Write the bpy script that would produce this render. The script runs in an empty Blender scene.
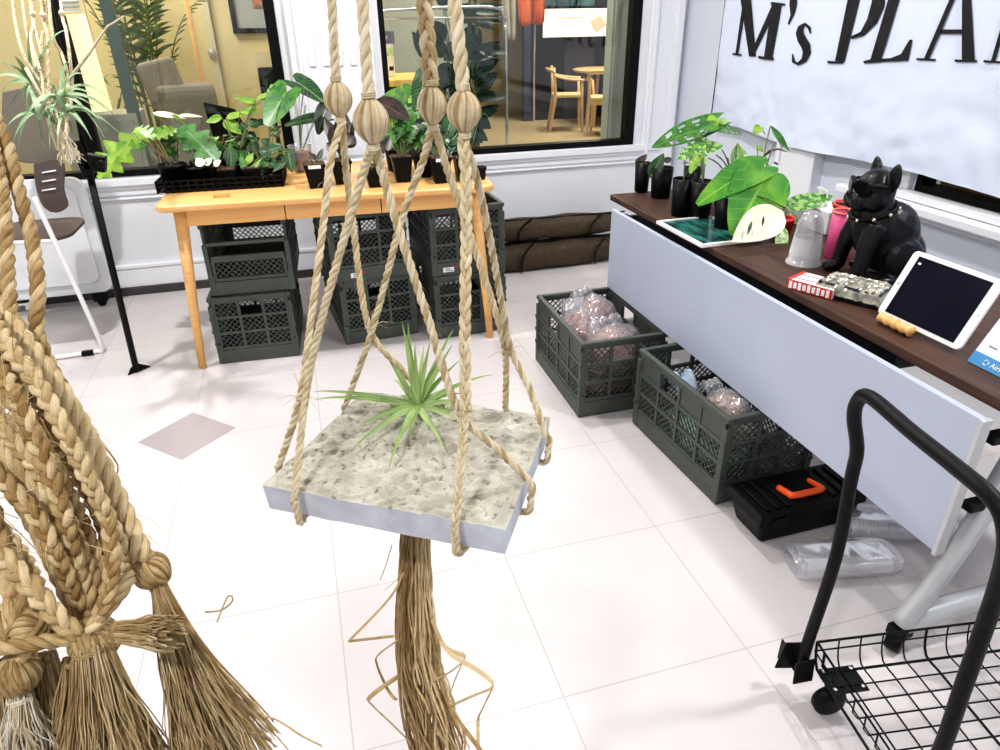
import bpy, bmesh, math, random
from mathutils import Vector as V, Matrix, noise
import numpy as np
random.seed(7)
rnd = random.uniform
PI = math.pi
scn = bpy.context.scene
COL = scn.collection
# ------------------------------------------------------------- camera model
LK = .53
F, PITCH, ROLL, YAW = 683.78, .48283346, -.0162365, .2715048
CAM = V((-.41368, -1.45782, 1.39518))
fwd0 = V((math.sin(YAW), math.cos(YAW), 0)); rt0 = V((math.cos(YAW), -math.sin(YAW), 0)); Z = V((0, 0, 1))
FW = fwd0 * math.cos(PITCH) - Z * math.sin(PITCH); U0 = Z * math.cos(PITCH) + fwd0 * math.sin(PITCH)
RT = rt0 * math.cos(ROLL) + U0 * math.sin(ROLL); UP = U0 * math.cos(ROLL) - rt0 * math.sin(ROLL)
def ray(px, py): return RT * ((px - 500) / F) - UP * ((py - 375) / F) + FW
def at(px, py, d): return CAM + ray(px, py) * d
def pla(px, py, ax, v):
    d = ray(px, py); return CAM + d * ((v - CAM[ax]) / d[ax])
def onx(px, py, x): return pla(px, py, 0, x)
def ony(px, py, y): return pla(px, py, 1, y)
def on(px, py, z=0.0): return pla(px, py, 2, z)
cd = bpy.data.cameras.new('camera'); cam = bpy.data.objects.new('camera', cd); COL.objects.link(cam)
cd.sensor_width = 36; cd.lens = F / 1000 * 36; cd.clip_start = .02; cd.clip_end = 60
m = Matrix((RT, UP, -FW)).transposed().to_4x4(); m.translation = CAM; cam.matrix_world = m
scn.camera = cam
# ------------------------------------------------------------- mesh builder
class MB:
    def __init__(s): s.v = []; s.f = []; s.m = []; s.uv = {}; s.sm = []
    def add(s, vs, fs, mi=0, sm=False, uvs=None):
        b = len(s.v); s.v += [tuple(p) for p in vs]
        for f in fs: s.f.append(tuple(b + i for i in f)); s.m.append(mi); s.sm.append(sm)
        if uvs:
            for i, u in enumerate(uvs): s.uv[b + i] = u
        return s
    def box(s, c, d, R=None, mi=0, taper=1.0):
        x, y, z = d[0] / 2, d[1] / 2, d[2] / 2; c = V(c)
        p = [V((sx * x * (taper if sz < 0 else 1), sy * y * (taper if sz < 0 else 1), sz * z)) for sz in (-1, 1) for sx, sy in ((-1, -1), (1, -1), (1, 1), (-1, 1))]
        if R is not None: p = [R @ q for q in p]
        return s.add([c + q for q in p], [(3, 2, 1, 0), (4, 5, 6, 7), (0, 1, 5, 4), (1, 2, 6, 5), (2, 3, 7, 6), (3, 0, 4, 7)], mi)
    def rbox(s, c, d, r, R=None, mi=0, seg=5, axis=2):
        # box with rounded corners in the plane across axis
        a, b = [(1, 2), (2, 0), (0, 1)][axis]; c = V(c); pts = []
        for q, (sa, sb) in enumerate(((1, 1), (-1, 1), (-1, -1), (1, -1))):
            for k in range(seg + 1):
                t = PI / 2 * (q + k / seg); pts.append((sa * (d[a] / 2 - r) + r * math.cos(t), sb * (d[b] / 2 - r) + r * math.sin(t)))
        n = len(pts); vs = []
        for h in (-d[axis] / 2, d[axis] / 2):
            for u, w in pts:
                p = V((0, 0, 0)); p[a] = u; p[b] = w; p[axis] = h; vs.append(c + (R @ p if R is not None else p))
        return s.add(vs, [tuple(range(n - 1, -1, -1)), tuple(range(n, 2 * n))] + [(i, (i + 1) % n, n + (i + 1) % n, n + i) for i in range(n)], mi)
    def tube(s, pts, r, n=8, mi=0, cap=True, flat=1.0, closed=False):
        pts = [V(p) for p in pts]; N = len(pts); rr = r if isinstance(r, (list, tuple)) else [r] * N
        t0 = (pts[1] - pts[0]).normalized(); u = t0.orthogonal().normalized(); vs = []
        for i in range(N):
            t = (pts[min(i + 1, N - 1)] - pts[max(i - 1, 0)])
            if closed: t = pts[(i + 1) % N] - pts[i - 1]
            t = t.normalized() if t.length > 1e-9 else t0
            u = (u - t * u.dot(t)); u = u.normalized() if u.length > 1e-6 else t.orthogonal().normalized(); w = t.cross(u)
            for k in range(n):
                a = 2 * PI * k / n; vs.append(pts[i] + (u * math.cos(a) + w * math.sin(a) * flat) * rr[i])
        fs = [(i * n + k, i * n + (k + 1) % n, (i + 1) * n + (k + 1) % n, (i + 1) * n + k) for i in range(N - 1) for k in range(n)]
        if closed: fs += [((N - 1) * n + k, (N - 1) * n + (k + 1) % n, (k + 1) % n, k) for k in range(n)]
        elif cap: fs += [tuple(range(n - 1, -1, -1)), tuple((N - 1) * n + k for k in range(n))]
        return s.add(vs, fs, mi, n > 4, [(min(k, n - k) / n * 2, i * .05) for i in range(N) for k in range(n)] if n >= 4 else None)
    def lathe(s, c, prof, n=20, mi=0, R=None, sc=(1, 1), cap=True, ridge=None):
        c = V(c); vs = []
        for r, z in prof:
            for k in range(n):
                a = 2 * PI * k / n; q = r * (ridge(a, z) if ridge else 1); p = V((q * math.cos(a) * sc[0], q * math.sin(a) * sc[1], z)); vs.append(c + (R @ p if R is not None else p))
        N = len(prof)
        fs = [(i * n + k, i * n + (k + 1) % n, (i + 1) * n + (k + 1) % n, (i + 1) * n + k) for i in range(N - 1) for k in range(n)]
        if cap: fs += [tuple(range(n - 1, -1, -1)), tuple((N - 1) * n + k for k in range(n))]
        return s.add(vs, fs, mi, True)
    def poly(s, pts, off, mi=0):
        # polygon pts extruded by vector off
        pts = [V(p) for p in pts]; off = V(off); n = len(pts)
        return s.add(pts + [p + off for p in pts], [tuple(range(n)), tuple(range(2 * n - 1, n - 1, -1))] + [(i, n + i, n + (i + 1) % n, (i + 1) % n) for i in range(n)], mi)
    def ell(s, c, r, R=None, mi=0, n=14, m_=9):
        prof = [(max(math.sin(PI * i / m_), 1e-3), -math.cos(PI * i / m_)) for i in range(m_ + 1)]
        c = V(c); vs = []
        for q, z in prof:
            for k in range(n):
                a = 2 * PI * k / n; p = V((q * math.cos(a) * r[0], q * math.sin(a) * r[1], z * r[2])); vs.append(c + (R @ p if R is not None else p))
        fs = [(i * n + k, i * n + (k + 1) % n, (i + 1) * n + (k + 1) % n, (i + 1) * n + k) for i in range(m_) for k in range(n)]
        fs += [tuple(range(n - 1, -1, -1)), tuple(m_ * n + k for k in range(n))]
        return s.add(vs, fs, mi, True)
    def grid(s, fn, nu, nv, mi=0, sm=True, uv=False):
        vs = [fn(i / nu, j / nv) for j in range(nv + 1) for i in range(nu + 1)]
        fs = [(j * (nu + 1) + i, j * (nu + 1) + i + 1, (j + 1) * (nu + 1) + i + 1, (j + 1) * (nu + 1) + i) for j in range(nv) for i in range(nu)]
        return s.add(vs, fs, mi, sm, [(i / nu, j / nv) for j in range(nv + 1) for i in range(nu + 1)] if uv else None)
    def build(s, name, mats, parent=None, smooth=None, bevel=0, kind=None, seg=2):
        me = bpy.data.meshes.new(name); me.from_pydata(s.v, [], s.f)
        for mt in (mats if isinstance(mats, (list, tuple)) else [mats]): me.materials.append(mt)
        me.polygons.foreach_set('material_index', s.m)
        me.polygons.foreach_set('use_smooth', s.sm if smooth is None else [smooth] * len(s.f))
        if s.uv:
            ul = me.uv_layers.new(name='UVMap'); li = np.zeros(len(me.loops), dtype=np.int32); me.loops.foreach_get('vertex_index', li); ua = np.full((len(s.v), 2), .5, dtype=np.float32)
            for i, u in s.uv.items(): ua[i] = u
            ul.data.foreach_set('uv', ua[li].ravel())
        me.update(); o = bpy.data.objects.new(name, me); COL.objects.link(o)
        if parent is not None: o.parent = parent
        if bevel:
            b = o.modifiers.new('bevel', 'BEVEL'); b.width = bevel; b.segments = seg; b.limit_method = 'ANGLE'; b.angle_limit = .6
        if kind: o['kind'] = kind
        return o
def tag(o, label, cat, group=None, kind=None):
    o['label'] = label; o['category'] = cat
    if group: o['group'] = group
    if kind: o['kind'] = kind
    return o
def thing(name, label, cat, loc=(0, 0, 0), rz=0, group=None):
    o = bpy.data.objects.new(name, None); COL.objects.link(o); o.location = loc; o.rotation_euler = (0, 0, rz)
    o.empty_display_size = .05
    return tag(o, label, cat, group)
def dup(root, loc, rz, label):
    def cp(o, par):
        c = o.copy(); COL.objects.link(c); c.parent = par
        for ch in list(o.children): cp(ch, c)
        return c
    c = cp(root, None); c.location = loc; c.rotation_euler = (0, 0, rz); c['label'] = label
    return c
def rotm(rx=0, ry=0, rz=0): return (Matrix.Rotation(rz, 3, 'Z') @ Matrix.Rotation(ry, 3, 'Y') @ Matrix.Rotation(rx, 3, 'X'))
def basis(x, z):
    x = V(x).normalized(); z = V(z); z = (z - x * x.dot(z)).normalized(); y = z.cross(x)
    return Matrix((x, y, z)).transposed()
def smooth_path(pts, step):
    pts = [V(p) for p in pts]; P = [pts[0] * 2 - pts[1]] + pts + [pts[-1] * 2 - pts[-2]]; out = []
    for i in range(1, len(P) - 2):
        a, b, c, d = P[i - 1:i + 3]; n = max(1, int(math.ceil((c - b).length / step)))
        for k in range(n):
            t = k / n; out.append(.5 * ((2 * b) + (c - a) * t + (2 * a - 5 * b + 4 * c - d) * t * t + (3 * b - a - 3 * c + d) * t ** 3))
    return out + [pts[-1]]
# ------------------------------------------------------------- materials
def mat(name, col, rough=.5, metal=0, noise_=0, nscale=20, bump=0, col2=None, spec=.5, trans=0, alpha=1, emit=0, coat=0, stretch=None, sheen=0):
    m = bpy.data.materials.new(name); m.use_nodes = True; nt = m.node_tree; b = nt.nodes['Principled BSDF']
    b.inputs['Base Color'].default_value = (*col, 1); b.inputs['Roughness'].default_value = rough; b.inputs['Metallic'].default_value = metal
    b.inputs['Specular IOR Level'].default_value = spec; b.inputs['Transmission Weight'].default_value = trans; b.inputs['Alpha'].default_value = alpha
    b.inputs['Coat Weight'].default_value = coat
    if emit: b.inputs['Emission Color'].default_value = (*col, 1); b.inputs['Emission Strength'].default_value = emit
    if noise_ or bump or col2:
        tc = nt.nodes.new('ShaderNodeTexCoord'); nz = nt.nodes.new('ShaderNodeTexNoise'); nz.inputs['Scale'].default_value = nscale; nz.inputs['Detail'].default_value = 6
        src = tc.outputs['Object']
        if stretch:
            mp = nt.nodes.new('ShaderNodeMapping'); mp.inputs['Scale'].default_value = stretch; nt.links.new(src, mp.inputs[0]); src = mp.outputs[0]
        nt.links.new(src, nz.inputs['Vector'])
        c2 = col2 or tuple(max(0, c * (1 - noise_)) for c in col)
        rp = nt.nodes.new('ShaderNodeValToRGB'); rp.color_ramp.elements[0].position = .35; rp.color_ramp.elements[1].position = .65
        rp.color_ramp.elements[0].color = (*c2, 1); rp.color_ramp.elements[1].color = (*col, 1)
        nt.links.new(nz.outputs[0], rp.inputs[0]); nt.links.new(rp.outputs[0], b.inputs['Base Color'])
        if bump:
            bp = nt.nodes.new('ShaderNodeBump'); bp.inputs['Strength'].default_value = bump; bp.inputs['Distance'].default_value = .01
            nt.links.new(nz.outputs[0], bp.inputs['Height']); nt.links.new(bp.outputs[0], b.inputs['Normal'])
    return m
def s2l(r, g, b): return tuple(((c / 255 + .055) / 1.055) ** 2.4 if c > 10 else c / 255 / 12.92 for c in (r, g, b))
def N_(m, t, **kw):
    n = m.node_tree.nodes.new(t)
    for k, v in kw.items(): setattr(n, k, v)
    return n
def jute_mat(name, c1, c2, c3):
    m = mat(name, c1, .85, spec=.2); nt = m.node_tree; b = nt.nodes['Principled BSDF']
    g = N_(m, 'ShaderNodeNewGeometry'); tc = N_(m, 'ShaderNodeTexCoord'); nz = N_(m, 'ShaderNodeTexNoise'); nz.inputs['Scale'].default_value = 90; nz.inputs['Detail'].default_value = 4
    nt.links.new(tc.outputs['Object'], nz.inputs['Vector'])
    ad = N_(m, 'ShaderNodeMath', operation='MULTIPLY_ADD'); nt.links.new(nz.outputs[0], ad.inputs[0]); ad.inputs[1].default_value = .8; 
    ml = N_(m, 'ShaderNodeMath', operation='MULTIPLY_ADD'); nt.links.new(g.outputs['Random Per Island'], ml.inputs[0]); ml.inputs[1].default_value = .75; ml.inputs[2].default_value = -.28
    nt.links.new(ml.outputs[0], ad.inputs[2])
    rp = N_(m, 'ShaderNodeValToRGB'); e = rp.color_ramp.elements; e[0].position = .1; e[0].color = (*c2, 1); e[1].position = .9; e[1].color = (*c3, 1); x = e.new(.5); x.color = (*c1, 1)
    nt.links.new(ad.outputs[0], rp.inputs[0]); nt.links.new(rp.outputs[0], b.inputs['Base Color'])
    uvn = N_(m, 'ShaderNodeUVMap'); mp = N_(m, 'ShaderNodeMapping'); mp.inputs['Scale'].default_value = (9, 1.6, 1); nt.links.new(uvn.outputs[0], mp.inputs[0])
    cmb = N_(m, 'ShaderNodeVectorMath', operation='ADD'); cx = N_(m, 'ShaderNodeCombineXYZ'); rs = N_(m, 'ShaderNodeMath', operation='MULTIPLY'); rs.inputs[1].default_value = 40; nt.links.new(g.outputs['Random Per Island'], rs.inputs[0]); nt.links.new(rs.outputs[0], cx.inputs[2]); nt.links.new(mp.outputs[0], cmb.inputs[0]); nt.links.new(cx.outputs[0], cmb.inputs[1])
    n2 = N_(m, 'ShaderNodeTexNoise'); n2.inputs['Scale'].default_value = 1.6; n2.inputs['Detail'].default_value = 5; nt.links.new(cmb.outputs[0], n2.inputs['Vector'])
    sr = N_(m, 'ShaderNodeValToRGB'); sr.color_ramp.elements[0].position = .32; sr.color_ramp.elements[0].color = (.55, .50, .42, 1); sr.color_ramp.elements[1].position = .6; sr.color_ramp.elements[1].color = (1.06, 1.06, 1.06, 1); nt.links.new(n2.outputs[0], sr.inputs[0])
    mm_ = N_(m, 'ShaderNodeMixRGB', blend_type='MULTIPLY'); mm_.inputs[0].default_value = .55; nt.links.new(rp.outputs[0], mm_.inputs[1]); nt.links.new(sr.outputs[0], mm_.inputs[2]); nt.links.new(mm_.outputs[0], b.inputs['Base Color'])
    bp = N_(m, 'ShaderNodeBump'); bp.inputs['Strength'].default_value = .7; bp.inputs['Distance'].default_value = .0015; nt.links.new(n2.outputs[0], bp.inputs['Height']); nt.links.new(bp.outputs[0], b.inputs['Normal'])
    return m
def leaf_mat(name, c1, c2, vein, nscale=25, veins=9, varie=None, rough=.35, trans=.12):
    # u across, v along; pale midrib and side veins
    m = mat(name, c1, rough, spec=.5); nt = m.node_tree; b = nt.nodes['Principled BSDF']; L = nt.links.new
    uv = N_(m, 'ShaderNodeUVMap'); sp = N_(m, 'ShaderNodeSeparateXYZ'); L(uv.outputs[0], sp.inputs[0])
    tc = N_(m, 'ShaderNodeTexCoord'); nz = N_(m, 'ShaderNodeTexNoise'); nz.inputs['Scale'].default_value = nscale; L(tc.outputs['Object'], nz.inputs['Vector'])
    rp = N_(m, 'ShaderNodeValToRGB'); e = rp.color_ramp.elements; e[0].position = .4; e[1].position = .6; e[0].color = (*c2, 1); e[1].color = (*c1, 1)
    if varie: e[0].position, e[1].position = .47, .53; e[0].color = (*varie, 1)
    L(nz.outputs[0], rp.inputs[0])
    def mth(op, a, c=None, d=None):
        n = N_(m, 'ShaderNodeMath', operation=op)
        for i, q in enumerate((a, c, d)):
            if q is None: continue
            if isinstance(q, (int, float)): n.inputs[i].default_value = q
            else: L(q, n.inputs[i])
        return n.outputs[0]
    au = mth('ABSOLUTE', mth('SUBTRACT', sp.outputs[0], .5)); mid = mth('LESS_THAN', au, .025)
    fr = mth('FRACT', mth('MULTIPLY', mth('SUBTRACT', sp.outputs[1], mth('MULTIPLY', au, .5)), veins)); sv = mth('MULTIPLY', mth('LESS_THAN', fr, .09), .55)
    fac = mth('MULTIPLY', mth('MAXIMUM', mid, sv), .8)
    mx = N_(m, 'ShaderNodeMixRGB'); L(fac, mx.inputs[0]); L(rp.outputs[0], mx.inputs[1]); mx.inputs[2].default_value = (*vein, 1); L(mx.outputs[0], b.inputs['Base Color'])
    if trans:
        td = N_(m, 'ShaderNodeBsdfTranslucent'); L(mx.outputs[0], td.inputs[0]); ms = N_(m, 'ShaderNodeMixShader'); ms.inputs[0].default_value = trans
        out = nt.nodes['Material Output']; L(b.outputs[0], ms.inputs[1]); L(td.outputs[0], ms.inputs[2]); L(ms.outputs[0], out.inputs[0])
    return m
def clear_mat(name, col, gloss=.12, rough=.1, body=0.0, bodycol=(.9, .9, .95)):
    # thin clear film / pane: transparent with a glossy reflection and an optional milky body
    m = bpy.data.materials.new(name); m.use_nodes = True; nt = m.node_tree; nt.nodes.clear(); L = nt.links.new
    out = N_(m, 'ShaderNodeOutputMaterial'); tr = N_(m, 'ShaderNodeBsdfTransparent'); tr.inputs[0].default_value = (*col, 1)
    gl = N_(m, 'ShaderNodeBsdfGlossy'); gl.inputs['Roughness'].default_value = rough
    lw = N_(m, 'ShaderNodeLayerWeight'); lw.inputs[0].default_value = .25; ma = N_(m, 'ShaderNodeMath', operation='MULTIPLY_ADD'); ma.inputs[1].default_value = .5; ma.inputs[2].default_value = gloss * .3
    L(lw.outputs['Fresnel'], ma.inputs[0]); ms = N_(m, 'ShaderNodeMixShader'); L(ma.outputs[0], ms.inputs[0]); L(tr.outputs[0], ms.inputs[1]); L(gl.outputs[0], ms.inputs[2]); last = ms
    if body:
        df = N_(m, 'ShaderNodeBsdfDiffuse'); df.inputs[0].default_value = (*bodycol, 1); m2 = N_(m, 'ShaderNodeMixShader'); m2.inputs[0].default_value = body
        L(ms.outputs[0], m2.inputs[1]); L(df.outputs[0], m2.inputs[2]); last = m2
    L(last.outputs[0], out.inputs[0]); return m
M = {}
M['wall'] = mat('wall_paint', s2l(232, 234, 238), .55, noise_=.03, nscale=3)
M['wall_r'] = mat('wall_paint_cool', s2l(226, 232, 243), .55, noise_=.03, nscale=3)
M['trimw'] = mat('trim_paint', s2l(238, 240, 245), .4)
M['black'] = mat('black_plastic', (.0035, .0035, .004), .45, spec=.2)
M['blackm'] = mat('black_metal', (.008, .008, .009), .45, noise_=.3, nscale=60, spec=.2)
M['pot'] = mat('black_pot', (.004, .0045, .0055), .4, noise_=.3, nscale=30, spec=.2)
M['soil'] = mat('soil_bark', s2l(120, 92, 66), .9, col2=s2l(40, 30, 24), nscale=90, bump=1)
M['crate'] = mat('crate_plastic', s2l(78, 84, 78), .5, noise_=.12, nscale=15)
M['wood'] = mat('beech_wood', s2l(238, 190, 126), .35, col2=s2l(230, 174, 106), nscale=6, stretch=(.6, 9, 9))
M['darkwood'] = mat('walnut_top', s2l(88, 62, 50), .5, col2=s2l(66, 46, 38), nscale=5, stretch=(10, 1, 10), spec=.3)
M['panel'] = mat('panel_paint', s2l(186, 194, 212), .4, noise_=.04, nscale=4)
M['silver'] = mat('silver_paint', s2l(200, 202, 204), .32, metal=.35)
M['white'] = mat('white_plastic', s2l(240, 240, 240), .35)
M['paper'] = mat('white_paper', s2l(245, 245, 245), .7)
M['chrome'] = mat('chrome', (.7, .7, .72), .15, metal=1)
M['jute'] = jute_mat('jute_pale', s2l(222, 206, 170), s2l(188, 164, 122), s2l(242, 230, 204))
M['jute2'] = jute_mat('jute_tan', s2l(200, 176, 132), s2l(156, 126, 82), s2l(230, 210, 172))
M['jute3'] = jute_mat('jute_bleached', s2l(246, 236, 212), s2l(226, 206, 168), s2l(254, 250, 240))
M['raffia'] = jute_mat('raffia_strip', s2l(214, 188, 142), s2l(172, 140, 96), s2l(236, 216, 176))
M['glass'] = clear_mat('window_glass', (.93, .96, .95), .12, .02)
M['green'] = leaf_mat('leaf_green', s2l(78, 132, 54), s2l(44, 100, 40), s2l(120, 160, 84))
M['lime'] = leaf_mat('leaf_lime', s2l(144, 178, 66), s2l(92, 144, 46), s2l(166, 190, 96))
M['dgreen'] = leaf_mat('leaf_dark_green', s2l(42, 84, 44), s2l(22, 56, 34), s2l(140, 170, 120))
M['vdark'] = leaf_mat('leaf_blackish', s2l(40, 52, 40), s2l(20, 30, 26), s2l(90, 110, 80))
M['maroon'] = leaf_mat('leaf_maroon', s2l(60, 44, 40), s2l(30, 24, 24), s2l(100, 80, 64))
M['bright'] = leaf_mat('leaf_glossy_bright', s2l(104, 158, 44), s2l(58, 128, 34), s2l(126, 178, 66), nscale=7, veins=7)
M['varie'] = leaf_mat('leaf_variegated', s2l(66, 124, 56), s2l(50, 110, 46), s2l(130, 170, 100), nscale=60, varie=s2l(160, 192, 116))
M['cream'] = leaf_mat('leaf_cream', s2l(250, 246, 224), s2l(240, 236, 205), s2l(252, 250, 240), trans=.2)
M['air'] = leaf_mat('air_plant_leaf', s2l(168, 190, 124), s2l(132, 162, 92), s2l(190, 208, 152), nscale=14, veins=1, rough=.6)
M['airs'] = leaf_mat('air_plant_silver', s2l(158, 180, 142), s2l(104, 134, 92), s2l(180, 198, 164), nscale=12, veins=1, rough=.6)
M['stem'] = mat('plant_stem', s2l(96, 110, 56), .6, noise_=.3, nscale=40)
M['rstem'] = mat('red_stem', s2l(128, 74, 48), .6, noise_=.3, nscale=40)
M['gstem'] = mat('grey_stem', s2l(120, 112, 96), .7, noise_=.3, nscale=40)
M['steel'] = mat('steel_screw', (.5, .5, .5), .3, metal=1)
M['film'] = clear_mat('clear_film', (.97, .97, .99), .45, .14, body=.16)
M['milky'] = clear_mat('milky_cup', (.95, .96, .98), .3, .15, body=.5, bodycol=(1, 1, 1))
M['dark'] = mat('dark_void', (.012, .013, .016), .6)
# ------------------------------------------------------------- ropes and fibres
def frames(P):
    T = []; U = []; u = None
    for i in range(len(P)):
        t = (P[min(i + 1, len(P) - 1)] - P[max(i - 1, 0)]).normalized()
        if u is None: u = t.orthogonal().normalized()
        u = (u - t * u.dot(t)).normalized(); T.append(t); U.append(u)
    return T, U
def rope(mb, pts, R, style='twist', pitch=None, face=None, n=6, taper=None):
    pitch = pitch or R * (5.0 if style == 'twist' else 7.5); P = smooth_path(pts, pitch / 10); T, U = frames(P)
    if face is not None:
        U = []
        for t in T:
            f = (V(face) - t * V(face).dot(t)).normalized(); U.append(t.cross(f))
    s = 0; ph = []
    for i in range(len(P)):
        if i: s += (P[i] - P[i - 1]).length
        ph.append(s / pitch * 2 * PI)
    for k in range(3):
        q = []; o = 2 * PI * k / 3
        for i, p in enumerate(P):
            w = T[i].cross(U[i]); a = ph[i] + o; rr = R * (taper(i / len(P)) if taper else 1)
            if style == 'twist': q.append(p + (U[i] * math.cos(a) + w * math.sin(a)) * rr * .52)
            else: q.append(p + U[i] * math.sin(a) * rr * .62 + w * math.sin(2 * a) * rr * .34)
        rad = R * (.56 if style == 'twist' else .46)
        mb.tube(q, [rad * (taper(i / len(P)) if taper else 1) * (1 + .06 * math.sin(i * 1.7 + k)) for i in range(len(P))], n)
    # stray hairs
    for _ in range(int(len(P) / 9)):
        i = random.randrange(len(P)); w = T[i].cross(U[i]); a = rnd(0, 6.3); d = (U[i] * math.cos(a) + w * math.sin(a)); l = rnd(.5, 2.2) * R
        p = P[i] + d * R * .8; mb.tube([p, p + d * l * .6 + T[i] * l * .6, p + d * l + T[i] * l * 1.8], [R * .035, R * .03, R * .015], 3)
def tassel(mb, top, axis, length, spread, count, r0, w=.0009, wav=.004, flat=.5, seg=9, drop=V((0, 0, -1)), jag=0, curve=None):
    axis = V(axis).normalized(); u = axis.orthogonal().normalized(); v = axis.cross(u)
    for _ in range(count):
        a = rnd(0, 2 * PI); q = math.sqrt(rnd(0.02, 1)); L = length * rnd(.75, 1.08); ph = rnd(0, 6.3); f = rnd(1, 2.5); o = u * math.cos(a) + v * math.sin(a); pts = []
        am = wav * rnd(.3, 1.3); pr_ = o.cross(axis)
        for i in range(seg + 1):
            t = i / seg; sp = r0 * q + spread * q * (t ** 1.3)
            p = V(top) + axis * L * t + o * sp + (pr_ * math.sin(ph + f * 6 * t) + o * math.cos(ph * 2 + f * 5 * t)) * am * t
            if curve: p = p + V(curve) * (t * t)
            if jag: p += V((rnd(-1, 1), rnd(-1, 1), rnd(-.5, .5))) * jag * t
            pts.append(p)
        ww = w * rnd(.6, 1.4); mb.tube(pts, [ww * (1 - .35 * i / seg) for i in range(seg + 1)], 4, flat=flat)
def knot_ball(mb, c, axis, r, h, n=46):
    # bulb wound with fibres: ridged bulb, bindings above and below
    R = basis(V(axis).orthogonal(), axis); A = [rnd(-.05, .05) for _ in range(n)]
    prof = [(r * max(.22, math.sin(PI * (i / 10)) ** .62), -h / 2 + h * i / 10) for i in range(11)]
    for k in range(n):
        a0 = 2 * PI * k / n; tw = rnd(.1, .35); pts = []
        for pr_, z in prof:
            a = a0 + tw * z / h; pts.append(V(c) + R @ V((math.cos(a) * pr_ * (.94 + A[k] * .6), math.sin(a) * pr_ * (.94 + A[k] * .6), z)))
        mb.tube(pts, [r * .085 * (.6 if i in (0, 10) else 1) for i in range(11)], 4)
    mb.lathe(c, [(p * .93, z) for p, z in prof], 16, R=R)
def binding(mb, c, axis, r, turns=3, w=.001):
    R = basis(V(axis).orthogonal(), axis); pts = []
    for i in range(turns * 12 + 1):
        a = i / 12 * 2 * PI; pts.append(V(c) + R @ V((math.cos(a) * r, math.sin(a) * r, (i / 12 - turns / 2) * w * 1.7)))
    mb.tube(pts, w, 5)
# ------------------------------------------------------------- leaves and pots
FAN = {'heart': [(0, 1), (10, .9), (22, .76), (38, .66), (55, .60), (75, .55), (95, .52), (120, .49), (145, .44), (162, .34), (173, .2), (180, .03)],
       'arrow': [(0, 1), (8, .86), (18, .68), (30, .53), (45, .43), (62, .36), (85, .32), (110, .33), (132, .42), (150, .52), (164, .46), (174, .22), (180, .04)]}
def fan_r(kind, deg):
    T = FAN[kind]
    for (a, ra), (c, rc) in zip(T, T[1:]):
        if deg <= c: t = (deg - a) / (c - a); t = t * t * (3 - 2 * t) * .5 + t * .5; return ra + (rc - ra) * t
    return T[-1][1]
WID = {'ovate': lambda t: math.sin(PI * t ** .72) ** .85, 'heart': lambda t: math.sin(PI * min(1, .16 + .84 * t) ** .9) ** .8, 'arrow': lambda t: math.sin(PI * min(1, .22 + .78 * t)) ** .9 * (1 - .25 * t),
       'lance': lambda t: math.sin(PI * t ** .85) ** 1.1, 'lobed': lambda t: math.sin(PI * t ** .7) ** .7 * (.26 + .74 * (1 - abs(2 * ((t * 4.3 + .15) % 1) - 1)) ** .8), 'monstera': lambda t: math.sin(PI * min(1, .1 + .9 * t) ** .85) ** .75}
def leaf(mb, p, d, n, L, W, kind='ovate', droop=.2, fold=.15, mi=0, wave=0, twist=0):
    p = V(p); d = V(d).normalized(); n = V(n); s = d.cross(n).normalized(); n = s.cross(d).normalized()
    if twist: Rr = Matrix.Rotation(twist, 3, d); s = Rr @ s; n = Rr @ n
    if kind in FAN:
        J, I = 36, 4; mxw = max(fan_r(kind, a) * math.sin(math.radians(a)) for a in range(0, 181, 3)) * 2; vs = [p]; uv = [(.5, .3)]; fs = []; ph = rnd(0, 6)
        for i in range(1, I + 1):
            for j in range(J):
                a = (j + .5) / J * 360 - 180; r = fan_r(kind, abs(a)) * i / I; y = r * math.cos(math.radians(a)); x = r * math.sin(math.radians(a)) / mxw * W / L
                vs.append(p + d * (L * y) + s * (L * x) - Z * (droop * L * max(0, y) ** 2) + n * (fold * abs(x) * L + wave * L * math.sin(ph + a * .12) * i / I - .10 * L * max(0, -y))); uv.append((.5 + x * L / W, max(0, y) * .8 + .2))
        for j in range(J): fs.append((0, 1 + j, 1 + (j + 1) % J))
        for i in range(I - 1):
            for j in range(J): a = 1 + i * J + j; c = 1 + i * J + (j + 1) % J; fs.append((a, a + J, c + J, c))
        mb.add(vs, fs, mi, True, uv); return
    N = 34 if kind == 'lobed' else (20 if kind == 'monstera' else 10); K = 8 if kind == 'monstera' else (6 if kind in ('lobed', 'heart', 'arrow') else 4)
    vs = []; uv = []; fs = []; back = {'heart': .2, 'arrow': .38, 'lobed': .1, 'monstera': .15}.get(kind, 0); ph = rnd(0, 6)
    for i in range(N + 1):
        t = i / N; w = max(WID[kind](t) * W / 2, .0004)
        for j in range(K + 1):
            u = j / K * 2 - 1; t2 = t - back * abs(u) ** 1.5 * (1 - t) ** 2 * 1.3
            if kind == 'lobed': t2 += .10 * abs(u) * math.sin(PI * t)
            q = p + d * (L * t2) - Z * (droop * L * t2 * t2 if t2 > 0 else 0) + s * (u * w) + n * (fold * abs(u) * w + (wave * L * math.sin(ph + t * 11 + u * 2) * abs(u)))
            vs.append(q); uv.append((u * .5 + .5, t))
    for i in range(N):
        for j in range(K):
            if kind == 'monstera' and i % 4 in (1, 2) and j in (1, 2, K - 3, K - 2) and 2 < i < N - 3: continue
            a = i * (K + 1) + j; fs.append((a, a + 1, a + K + 2, a + K + 1))
    mb.add(vs, fs, mi, True, uv)
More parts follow.
